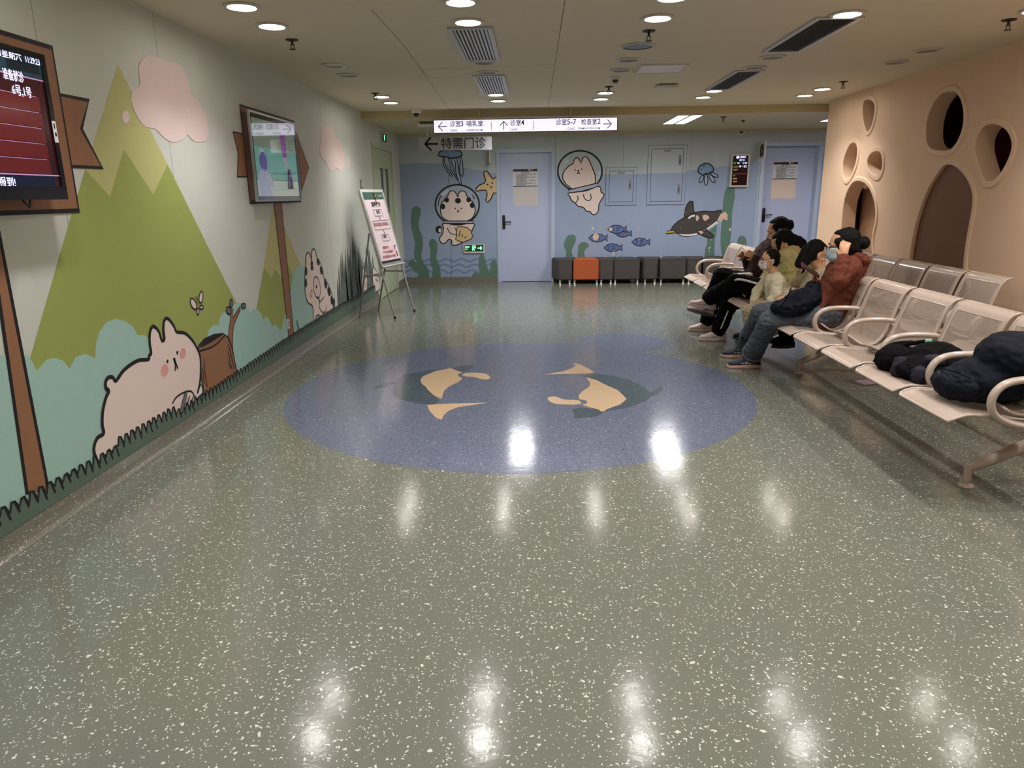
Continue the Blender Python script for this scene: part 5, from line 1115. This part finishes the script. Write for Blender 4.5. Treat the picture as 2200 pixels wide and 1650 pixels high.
def person(label, hip, sh, hc, hyaw, hpitch, byaw, s, arms, legs, skin=mSKIN, name='person', fem=1):
    hip, sh, hc = V(hip), V(sh), V(hc); f = V((-math.cos(byaw), math.sin(byaw), 0)); l = ZU.cross(f)
    e = empty(name, (hip.x, hip.y, 0), label, 'person')
    m = MB(); hf, hl, hu = head_frame(hyaw, hpitch); A3 = (hf, hl, hu)
    def hp(a, b, c): return hc+hf*a*s+hl*b*s+hu*c*s
    # head
    m.ell(hp(-.008, 0, .035), (.096*s, .074*s, .088*s), skin, A3, 22); m.ell(hp(.028, 0, -.03), (.066*s, .061*s, .082*s), skin, A3, 20)
    m.ell(hp(.062, 0, -.088), (.026*s, .028*s, .020*s), skin, A3, 12); m.ell(hp(.030, 0, -.075), (.05*s, .048*s, .032*s), skin, A3, 14)
    m.cone(hp(.086, 0, .012), .009*s, hp(.106, 0, -.022), .0125*s, skin, 10)
    for sg in (-1, 1):
        m.ell(hp(.100, .011*sg, -.028), (.010*s, .008*s, .008*s), skin, A3, 8); m.ell(hp(.068, .038*sg, -.025), (.022*s, .022*s, .02*s), skin, A3, 10)
        m.ell(hp(.082, .030*sg, .024), (.014*s, .024*s, .007*s), skin, A3, 10)
        m.ell(hp(-.008, .074*sg, -.008), (.018*s, .009*s, .030*s), skin, A3, 12); m.ell(hp(.0, .077*sg, -.034), (.010*s, .007*s, .012*s), skin, A3, 8)
    m.ell(hp(.087, 0, -.052), (.011*s, .023*s, .007*s), skin, A3, 10); m.ell(hp(.085, 0, -.063), (.011*s, .019*s, .007*s), skin, A3, 10)
    # neck and trunk
    nb = sh+ZU*.03*s; m.cone(nb, .052*s, hp(-.012, 0, -.05), .047*s, skin, 16)
    mid = hip.lerp(sh, .5); wS = .165*s
    up = (sh-hip).normalized(); fo = (f-up*f.dot(up)).normalized()
    rg = [(hip-up*.07*s, .12, .095), (hip, .155, .115), (hip.lerp(sh, .3), .13, .10), (mid, .125, .095), (hip.lerp(sh, .8), .15, .10), (sh-up*.02*s, .14, .075), (sh+up*.03*s, .07, .05)]
    m.loft([(c, l*a*s, fo*b*s) for c, a, b in rg], skin, 22)
    J = {}
    for k, a in arms.items():
        sg = 1 if k == 'L' else -1; S_ = sh+l*sg*wS*1.0-ZU*.015*s; E_, W_ = V(a['e']), V(a['w']); J[k] = (S_, E_, W_)
        m.cone(S_, .047*s, E_, .037*s, skin); m.cone(E_, .037*s, W_, .025*s, skin)
        hand(m, W_, a['d'], a['n'], s*.96, skin, a.get('curl', .4), side=a.get('side', sg))
    for k, a in legs.items():
        sg = 1 if k == 'L' else -1; H_ = hip+l*sg*.085*s; K_, A_ = V(a['k']), V(a['a']); J['l'+k] = (H_, K_, A_)
        m.cone(H_, .082*s, K_, .056*s, skin); m.cone(K_, .056*s, A_.lerp(K_, .65), .050*s, skin); m.cone(A_.lerp(K_, .65), .050*s, A_, .029*s, skin)
        td = V(a['t']).normalized(); m.cone(A_-ZU*.03*s, .026*s, A_+td*.10*s-ZU*.072*s, .014*s, skin, 10)
    body = remesh(m, 'body', skin, e, .0055, 3, .45)
    for sg in (-1, 1):
        m = MB(); m.ell(hp(.0905, .030*sg, .006), (.006*s, .0135*s, .0048*s), mEYE, A3, 10); m.build('eye', e)
        m = MB(); m.tube([hp(.088, .016*sg, .029), hp(.094, .030*sg, .034), hp(.080, .046*sg, .029)], .0028*s, mHAIR, 6); m.build('eyebrow', e)
    m = MB(); m.ell(hp(.0935, 0, -.057), (.006*s, .020*s, .0075*s), mLIP, A3, 10); m.build('lips', e)
    return e, J, hp, A3, (f, l, fo, up, hip, sh)
def top_garment(e, J, fr, s, mt, name, hood=0, sleeve=.012, bottom=.10, wd=1.0, voxel=.008, cuff=True, hoodm=None):
    f, l, fo, up, hip, sh = fr; m = MB()
    rg = [(hip-up*bottom*s, .165, .13), (hip, .178, .14), (hip.lerp(sh, .35), .165, .13), (hip.lerp(sh, .6), .165, .128), (hip.lerp(sh, .85), .178, .12), (sh+up*.01*s, .165, .092), (sh+up*.045*s, .095, .068), (sh+up*.065*s, .062, .056)]
    m.loft([(c, l*a*s*wd, fo*b*s*wd) for c, a, b in rg], mt, 26)
    for k in ('L', 'R'):
        if k in J:
            S_, E_, W_ = J[k]; wr_ = W_.lerp(E_, .06)
            m.cone(S_, (.058+sleeve)*s, S_.lerp(E_, .9), (.046+sleeve)*s, mt); m.cone(S_.lerp(E_, .9), (.046+sleeve)*s, E_, (.044+sleeve)*s, mt); m.cone(E_, (.044+sleeve)*s, wr_, (.031+sleeve*.7)*s, mt)
            for t_ in (.25, .5, .75): m.ell(S_.lerp(E_, t_), ((.052+sleeve)*s,)*3, mt, n=10); m.ell(E_.lerp(wr_, t_), ((.041+sleeve*.9)*s,)*3, mt, n=10)
    if hood:
        b = -fo
        m.ell(sh+up*.045*s+b*.055*s, (.085*s, .115*s, .045*s), mt, (b, l, up), 16); m.ell(sh-up*.03*s+b*.095*s, (.045*s, .09*s, .075*s), mt, (b, l, up), 14)
        for sg in (-1, 1): m.cone(sh+up*.06*s+b*.04*s+l*sg*.085*s, .035*s, sh+up*.035*s+fo*.07*s+l*sg*.03*s, .024*s, mt, 10)
    o = remesh(m, name, mt, e, voxel, 3); wrinkle(o, .008*s, 9, 3); wrinkle(o, .003*s, 22, 9); return o
def trousers(e, J, fr, s, mt, infl=.016, flare=.0, voxel=.009, name='trousers'):
    f, l, fo, up, hip, sh = fr; m = MB()
    m.loft([(hip-up*.085*s, l*.13*s, fo*.11*s), (hip, l*.175*s, fo*.135*s), (hip+up*.07*s, l*.15*s, fo*.115*s)], mt, 20)
    for k in ('lL', 'lR'):
        H_, K_, A_ = J[k]; A2 = A_.lerp(K_, .03)
        m.cone(H_, (.088+infl)*s, K_, (.060+infl)*s, mt); m.cone(K_, (.060+infl)*s, A_.lerp(K_, .6), (.054+infl)*s, mt); m.cone(A_.lerp(K_, .6), (.054+infl)*s, A2, (.042+infl+flare)*s, mt)
        for t_ in (.3, .6): m.ell(H_.lerp(K_, t_), ((.078+infl-.01*t_)*s,)*3, mt, n=12)
    o = remesh(m, name, mt, e, voxel, 3); wrinkle(o, .009*s, 11, 2); wrinkle(o, .004*s, 25, 6); return o
def shoe(e, A_, td, s, um, sm, tm=None, pitch=0.0, nm='shoe'):
    """trainer below ankle A_ pointing along td; pitch lifts the toe"""
    t = V(td); t.z = 0; t.normalize(); u = ZU.copy(); sd = u.cross(t)
    if pitch: R = Matrix.Rotation(-pitch, 3, sd); t = R@t; u = R@u
    o = V(A_)-u*.095*s
    def q(a, b, c): return o+t*a*s+sd*b*s+u*c*s
    m = MB(); st_ = [(-.075, .030, .052), (-.05, .036, .080), (-.01, .038, .100), (.03, .040, .090), (.07, .044, .070), (.11, .046, .052), (.15, .040, .042), (.178, .024, .030)]
    m.loft([(q(a, 0, .018+h*.46), sd*b*s, u*(h*.5)*s) for a, b, h in st_], um, 18); m.cone(q(-.035, 0, .07), .036*s, q(-.03, 0, .10), .036*s, um)
    up_ = remesh(m, nm, um, e, .006, 3)
    m = MB(); k = 22; out = []
    for i in range(k):
        a = 2*math.pi*i/k; x = .052+.135*math.cos(a); w_ = (.044+.006*math.cos(a-.4))*math.sin(a); out.append((x, w_))
    vs = []
    for z_, g in ((0, .92), (.004, 1), (.02, 1.03), (.028, .98)):
        for x, w_ in out: vs.append(q(.052+(x-.052)*g, w_*g, z_+(.006 if x < .0 else 0)*(z_ > .01)))
    m.add(vs, [(j*k+i, j*k+(i+1) % k, (j+1)*k+(i+1) % k, (j+1)*k+i) for j in range(3) for i in range(k)]+[tuple(reversed(range(k))), tuple(range(3*k, 4*k))], sm); m.build('sole', up_)
    m = MB()
    for i in range(5): a = .035+.02*i; h = .018+.1*.96-.017*i-.006; m.tube([q(a, -.022, h-.012), q(a+.004, 0, h+.001), q(a, .022, h-.012)], .003*s, tm or sm, 6)
    m.build('laces', up_)
    if tm:
        m = MB()
        for sg in (-1, 1):
            for pts in (([(.01, .041, .03), (.045, .043, .065), (.06, .036, .078)]), ([(.05, .045, .028), (.04, .045, .05), (.02, .041, .075)]), ([(.0, .041, .045), (.04, .044, .050), (.085, .044, .045)])):
                m.tube([q(a, b*sg, c) for a, b, c in pts], .0032*s, tm, 6)
        m.build('side_stripes', up_)
    return up_
def hair(e, hp, A3, s, parts, mt=mHAIR, extra=None):
    m = MB()
    for c, r in parts: m.ell(hp(*c), tuple(x*s for x in r), mt, A3, 18)
    if extra: extra(m)
    o = remesh(m, 'hair', mt, e, .0055, 2); wrinkle(o, .0035*s, 45, 5); return o
CAPH = [((-.028, 0, .048), (.090, .080, .089)), ((-.045, 0, .0), (.072, .077, .085)), ((.012, 0, .096), (.048, .054, .030))]
def mask(e, hp, A3, s, mt, dots=None):
    m = MB(); N_ = 13; M_ = 9; vs = []
    for i in range(M_):
        v = i/(M_-1); c = .004-.104*v
        for j in range(N_):
            th = -1.28+2.56*j/(N_-1); bul = .012*math.sin(math.pi*v); rx = .069+bul*.8+(.014 if abs(th) < .25 and v < .6 else 0)*math.cos(th*6); rz = .0655
            if v > .75: rx -= (v-.75)*.08; rz -= (v-.75)*.09
            vs.append(hp(.026+rx*math.cos(th)*1.02, rz*math.sin(th)*1.04, c))
    fs = [(i*N_+j, i*N_+j+1, (i+1)*N_+j+1, (i+1)*N_+j) for i in range(M_-1) for j in range(N_-1)]
    m.add(vs, fs, mt); o = m.build('face_mask', e, smooth=80)
    sol = o.modifiers.new('thick', 'SOLIDIFY'); sol.thickness = .002
    m = MB()
    for sg in (-1, 1):
        m.tube([hp(.045, .066*sg, .004), hp(.018, .078*sg, .006), hp(-.012, .084*sg, .018), hp(-.028, .078*sg, -.005), hp(-.008, .078*sg, -.040), hp(.04, .066*sg, -.075)], .0018*s, mLOOP, 6)
    m.build('ear_loop', o)
    if dots:
        rnd = random.Random(4); m = MB()
        for i in range(26):
            p = vs[rnd.randrange(1, M_-1)*N_+rnd.randrange(1, N_-1)]; d_ = (p-hp(.02, 0, -.05)).normalized(); m.ell(p+d_*.0012, (.0045, .0065, .0018), dots, (d_.orthogonal().normalized(), d_.cross(d_.orthogonal()).normalized(), d_), 8)
        m.build('printed_pattern', o)
    return o
# --- woman in the rust jacket
mRUST = mat('rust_cotton', '6a3a2d', .9, spec=.15, noise=.04, bump=.25, bscale=90); mDENIM = mat('grey_blue_denim', '50565e', .8, noise=.10, nscale=60, bump=.2, bscale=300); mCUFF = mat('denim_stitch', '8d9096', .8)
mNAVYS = mat('navy_mesh', '1b2336', .6, noise=.1); mSOLEW = mat('pinkish_sole', 'c9a392', .6); mSILV = mat('silver_trim', 'c8cad0', .4)
yE = 5.20
Hc = PY(1812, 531, 5.16)
Kl, Kr = PX(1655, 688, 1.76), PX(1636, 672, 1.80); Al, Ar = PZ(1614, 763, .105), PZ(1598, 742, .105)
armsE = {'L': dict(e=PY(1802, 603, 4.95), w=PY(1812, 552, 4.99), d=V((.10, .25, 1)), n=V((.6, .8, -.1)), curl=.55, side=1),
         'R': dict(e=PY(1775, 632, 5.44), w=PY(1759, 611, 5.27), d=V((-.62, -.15, .62)), n=V((.45, -.5, .55)), curl=.85, side=-1)}
e, J, hp, A3, fr = person('person in a rust jacket, jeans, glasses and blue mask, hand raised to the ear', (2.13, yE, .515), (2.235, yE-.02, .885), Hc, .30, -.10, .28, 1.0, armsE,
    {'L': dict(k=Kl, a=Al, t=(-1, .05, 0)), 'R': dict(k=Kr, a=Ar, t=(-1, .1, 0))})
top_garment(e, J, fr, 1.0, mRUST, 'jacket', hood=1, sleeve=.016)
tr = trousers(e, J, fr, 1.0, mDENIM, .020, .016, name='jeans')
for k_ in ('lL', 'lR'):
    H_, K_, A_ = J[k_]; m = MB(); dn = (A_-K_).normalized(); sdv = dn.cross(V((0, 1, 0))).normalized(); c = A_.lerp(K_, .08); b2 = dn.cross(sdv)
    m.tube([c+(sdv*math.cos(i*.4488)+b2*math.sin(i*.4488))*.082 for i in range(15)], .0022, mCUFF, 5)
    if k_ == 'lL': m.tube([K_.lerp(A_, t_)+V((.012, -1, 0)).normalized()*(.088-.004*t_) for t_ in (.15, .35, .55, .75, .9)], .0018, mCUFF, 5)
    m.build('stitching', tr)
for a_, t_ in ((Al, (-1, .05, 0)), (Ar, (-1, .1, 0))):
    shoe(e, a_-ZU*.010, t_, 1.0, mNAVYS, mSOLEW, mSILV); m = MB(); m.cone(a_-ZU*.02, .034, a_+ZU*.07, .036, mBLKF); m.build('sock', e)
def bun(m): m.ell(hp(-.128, .01, .02), (.042, .045, .045), mHAIR, A3, 14); m.cone(hp(-.08, 0, .02), .05, hp(-.11, 0, .02), .035, mHAIR); m.cone(hp(-.10, .03, -.04), .018, hp(-.105, .035, -.10), .008, mHAIR); m.cone(hp(.04, .062, .05), .024, hp(.03, .07, .0), .010, mHAIR)
hair(e, hp, A3, 1.0, CAPH, extra=bun); mask(e, hp, A3, 1.0, mMASKB)
m = MB()
for sg in (-1, 1):
    m.tube([hp(.108, sg*.031+.021*math.cos(i*.524), .006+.017*math.sin(i*.524)) for i in range(13)], .0017, mBLACK, 6); m.tube([hp(.106, .052*sg, .010), hp(.05, .080*sg, .012), hp(-.01, .082*sg, .010)], .0016, mBLACK, 6)
m.tube([hp(.109, -.010, .010), hp(.112, 0, .012), hp(.109, .010, .010)], .0016, mBLACK, 6); m.build('glasses', e)
m = MB(); m.tube([PY(1783, 640, 5.04), PY(1780, 652, 5.03), PY(1770, 662, 5.02)], .0022, mBLKF, 6); m.tube([PY(1766, 663, 5.02), PY(1776, 656, 5.02), PY(1786, 652, 5.02)], .002, mBLKF, 6); m.tube([PY(1774, 655, 5.02), PY(1782, 662, 5.02)], .002, mBLKF, 6); m.build('drawcord', e)
# phone in the right hand
ph = PY(1741, 581, 5.20); ax = V((.83, 0, -.55)).normalized(); az = V((.5, -.42, .76)); az = (az-ax*az.dot(ax)).normalized(); ay = az.cross(ax)
ep_ = empty('mobile_phone', ph, 'dark red cased phone held up by the person in the rust jacket', 'phone')
m = MB(); m.obox(ph, ax*.078, ay*.037, az*.005, mat('phone_case_red', '6a1f24', .4)); o = m.build('case', ep_, smooth=0); bv = o.modifiers.new('b', 'BEVEL'); bv.width = .003; bv.segments = 2
m = MB(); m.obox(ph+az*.0052, ax*.073, ay*.033, az*.0006, mGLASSD); m.build('screen', ep_, smooth=0)
# navy bag in the lap
eb = empty('shoulder_bag', (1.93, 5.22, .60), 'soft dark navy bag resting on the lap of the person in the rust jacket', 'bag')
m = MB(); c0 = PY(1722, 648, 5.22)
m.ell(c0, (.19, .15, .085), mNAVY, (V((.82, 0, .40)).normalized(), V((0, 1, 0)), V((-.40, 0, .82)).normalized()), 22); m.ell(c0+V((-.10, .0, -.045)), (.11, .14, .06), mNAVY, n=18); m.ell(c0+V((.10, .02, .05)), (.09, .13, .10), mNAVY, n=18)
o = remesh(m, 'bag', mNAVY, eb, .008, 4); wrinkle(o, .014, 11, 7)
m = MB(); m.tube(crom([PY(1700, 618, 5.10), PY(1690, 640, 5.06), PY(1672, 665, 5.06)], False, 5), .004, mBLKF, 6); m.build('zip', eb)
m = MB(); q = PY(1692, 627, 5.07); m.ell(q, (.006, .004, .006), mSILV, n=10); m.build('stud', eb)
# --- woman in the yellow hoodie, legs crossed
mYHO = mat('pale_yellow_fleece', 'cdc084', .85, noise=.03, bump=.2, bscale=80); mTRB = mat('black_track_fabric', '08080b', .9, spec=.1, bump=.2, bscale=60); mWHS = mat('white_side_stripe', 'dcdad6', .7); mPKS = mat('pink_white_trainer', 'd9bdb8', .6, noise=.08, nscale=40); mSOL2 = mat('pale_sole', 'cfc0b8', .6)
yB = 6.45
Hb = PY(1683, 527, yB-.02)
Kb = PX(1580, 607, 1.84); Ab = PX(1524, 640, 1.70); Kb2 = PX(1567, 650, 1.83); Ab2 = PZ(1544, 708, .105)
armsB = {'L': dict(e=PY(1702, 632, 6.22), w=PY(1640, 632, 6.22), d=V((-1, .3, -.15)), n=V((0, .3, -1)), curl=.7, side=-1), 'R': dict(e=PY(1660, 620, 6.72), w=PY(1618, 622, 6.55), d=V((-1, -.3, -.1)), n=V((0, -.2, -1)), curl=.7, side=1)}
e, J, hp, A3, fr = person('person in a pale yellow hoodie with long black hair and striped black trousers', (2.13, yB, .515), (2.24, yB-.02, .845), Hb, .12, -.52, .22, 1.0, armsB,
    {'L': dict(k=Kb, a=Ab, t=(-1, .1, 0)), 'R': dict(k=Kb2, a=Ab2, t=(-1, -.05, 0))})
top_garment(e, J, fr, 1.0, mYHO, 'hoodie', hood=1, sleeve=.020, wd=1.04)
tr = trousers(e, J, fr, 1.0, mTRB, .020, .014)
m = MB()
H_, K_, A_ = J['lL']
m.tube(crom([H_+V((0, -.126, .04)), H_.lerp(K_, .5)+V((0, -.118, .045)), K_+V((0, -.100, .040)), K_.lerp(A_, .25)+V((-.01, -.096, .035)), K_.lerp(A_, .6)+V((-.02, -.090, .02)), A_.lerp(K_, .10)+V((-.02, -.082, .0))], False, 5), .010, mWHS, 6)
H_, K_, A_ = J['lR']
m.tube(crom([K_.lerp(A_, .25)+V((-.01, -.092, 0)), K_.lerp(A_, .5)+V((-.01, -.090, 0)), A_.lerp(K_, .10)+V((-.01, -.084, 0))], False, 5), .007, mWHS, 6)
m.build('side_stripe', tr)
shoe(e, Ab-ZU*.012, (-1, .12, 0), 1.0, mPKS, mSOL2, mSILV, pitch=.15); shoe(e, Ab2-ZU*.010, (-1, -.05, 0), 1.0, mPKS, mSOL2, mSILV)
def longhair(m):
    for sg in (1, -1):
        m.cone(hp(-.06, .03*sg, .03), .060, hp(-.13, .02*sg, -.06), .050, mHAIR)
    b = fr[5]-fr[2]*.10
    m.cone(hp(-.11, 0, -.04), .065, b+ZU*.02, .070, mHAIR); m.cone(b+ZU*.02, .070, b-ZU*.22, .055, mHAIR); m.cone(b-ZU*.22, .055, b-ZU*.34, .03, mHAIR)
    m.cone(hp(.03, .058, .06), .028, hp(.058, .058, -.005), .012, mHAIR)
hair(e, hp, A3, 1.0, CAPH, extra=longhair)
m = MB(); q = PY(1674, 568, 6.27); m.tube([q+V((-.02, 0, -.02)), q+V((0, 0, .01)), q+V((.02, 0, .02)), q+V((.03, 0, .012))], .004, BLK, 6); m.build('printed_mark', e)
# --- far woman in burgundy reading a slip
mBURG = mat('burgundy_knit', '36161b', .85, noise=.05, bump=.25, bscale=90)
yA = 7.02
Ha = PY(1672, 497, yA)
Ka = PX(1548, 592, 1.84); Aa = PX(1521, 655, 1.74); Ka2 = PX(1545, 606, 1.86); Aa2 = PZ(1519, 690, .105)
sA = V((2.36, yA-.02, .86))
armsA = {'L': dict(e=PY(1625, 580, 6.80), w=PY(1625, 553, 6.84), d=V((-.55, .1, .28)), n=V((.3, .9, -.2)), curl=.7, side=1), 'R': dict(e=PY(1612, 578, 7.22), w=PY(1603, 553, 7.10), d=V((-.45, -.1, .25)), n=V((.2, -.9, -.2)), curl=.7, side=-1)}
e, J, hp, A3, fr = person('person in burgundy with dark hair, farthest along the front row, reading a white slip', (2.16, yA, .515), (2.27, yA-.02, .87), Ha, .10, -.30, .22, 1.0, armsA,
    {'L': dict(k=Ka, a=Aa, t=(-1, .15, 0)), 'R': dict(k=Ka2, a=Aa2, t=(-1, .12, 0))})
top_garment(e, J, fr, 1.0, mBURG, 'jumper', sleeve=.014)
trousers(e, J, fr, 1.0, mTRB, .016, .012)
shoe(e, Aa-ZU*.012, (-1, .2, 0), 1.0, mPKS, mat('grey_sole', '6a625e', .7), mSILV, pitch=.25); shoe(e, Aa2-ZU*.010, (-1, .12, 0), 1.0, mPKS, mSOL2, mSILV)
def bun2(m): m.ell(hp(-.115, 0, .03), (.04, .045, .05), mHAIR, A3, 14); m.cone(hp(.03, .060, .06), .026, hp(.02, .070, .0), .012, mHAIR)
hair(e, hp, A3, 1.0, CAPH, extra=bun2)
q = PY(1602, 541, 7.0); dx = V((.55, 0, -.52)).normalized(); dy = V((.0, 1, .15)).normalized(); m = MB(); m.obox(q, dx*.075, dy*.05, dx.cross(dy)*.0008, mPAPER); tag(m.build('paper_slip', smooth=0), 'white paper slip held up by the person in burgundy', 'slip')
q = PY(1596, 590, 6.70); m = MB(); m.obox(q+V((0, 0, .0)), V((.075, 0, .004)), V((0, .05, 0)), V((0, 0, .012)), mat('tissue_pack', 'd8cfc8', .6, noise=.25, nscale=40)); tag(m.build('tissue_pack', smooth=0), 'small white printed pack lying on the lap beside the yellow hoodie', 'tissue pack')
# --- girl half hidden behind
mBEI = mat('beige_fleece', 'b5a88c', .85, noise=.02, bump=.2, bscale=90)
yD = 5.78; sD = .86
Hd = PY(1752, 547, yD)
armsD = {'L': dict(e=V((2.13, 5.60, .60)), w=V((2.02, 5.66, .57)), d=V((-1, .2, 0)), n=V((0, .2, -1)), curl=.5, side=-1), 'R': dict(e=V((2.13, 5.98, .60)), w=V((2.02, 5.92, .57)), d=V((-1, -.2, 0)), n=V((0, -.2, -1)), curl=.5, side=1)}
e, J, hp, A3, fr = person('child with black hair in beige, mostly hidden behind the rust jacket', (2.22, yD, .50), PY(1760, 590, yD)+V((.02, 0, 0)), Hd, 2.95, -.35, .0, sD, armsD,
    {'L': dict(k=V((2.00, 5.74, .50)), a=V((2.05, 5.70, .22)), t=(-1, 0, 0)), 'R': dict(k=V((2.00, 5.86, .50)), a=V((2.08, 5.88, .22)), t=(-1, 0, 0))})
top_garment(e, J, fr, sD, mBEI, 'fleece', sleeve=.012)
trousers(e, J, fr, sD, mTRB, .010)
for a_ in ('lL', 'lR'): shoe(e, J[a_][2]-ZU*.0, (-1, 0, 0), .7, mBLKF, mBLACK)
def dhair(m): m.cone(hp(-.075, .03, .02), .055*sD, hp(-.095, .035, -.12), .045*sD, mHAIR); m.cone(hp(-.075, -.03, .02), .055*sD, hp(-.095, -.035, -.12), .045*sD, mHAIR)
hair(e, hp, A3, sD, CAPH, extra=dhair)
# --- boy in the cream jacket
mCRM = mat('cream_fleece', 'dad0b2', .85, noise=.02, bump=.2, bscale=90); mKHA = mat('khaki_cotton', 'a99a7c', .85, noise=.03, bump=.2, bscale=90)
yC = 5.92; sCc = .74
Hb_ = PY(1654, 560, yC)
shC = PY(1663, 598, yC)
hipC = PY(1668, 655, yC)+V((0.02, 0, .03))
armsC = {'L': dict(e=PY(1667, 632, yC-.16), w=PY(1655, 651, yC-.16), d=V((-.3, 0, -1)), n=V((.8, .2, -.2)), curl=.35, side=1), 'R': dict(e=PY(1627, 627, yC+.14), w=PY(1619, 652, yC+.12), d=V((-.2, 0, -1)), n=V((.8, -.2, -.2)), curl=.35, side=-1)}
e, J, hp, A3, fr = person('small boy with cropped hair, cream zip jacket and patterned mask, leaning forward', hipC, shC, Hb_, .05, -.02, .12, sCc, armsC,
    {'L': dict(k=PY(1624, 672, yC-.08), a=PY(1628, 712, yC-.05), t=(-1, 0, 0)), 'R': dict(k=PY(1608, 669, yC+.08), a=PY(1610, 708, yC+.08), t=(-1, 0, 0))})
jk = top_garment(e, J, fr, sCc, mCRM, 'jacket', sleeve=.020, voxel=.007, wd=1.0)
f_, l_, fo_, up_, h_, s_ = fr; m = MB(); m.tube([s_+up_*.035*sCc+fo_*.075*sCc, s_-up_*.05*sCc+fo_*.128*sCc, h_.lerp(s_, .5)+fo_*.138*sCc, h_+fo_*.146*sCc], .0025, BLK, 6); m.build('zip', jk)
trousers(e, J, fr, sCc, mKHA, .016)
for a_ in ('lL', 'lR'): shoe(e, J[a_][2]-ZU*.01, (-1, 0, 0), sCc, mBLKF, mBLACK)
hair(e, hp, A3, sCc, [((-.016, 0, .044), (.094, .0775, .088)), ((-.045, 0, .005), (.062, .073, .075))]); mask(e, hp, A3, sCc, mMASKP, BLK)
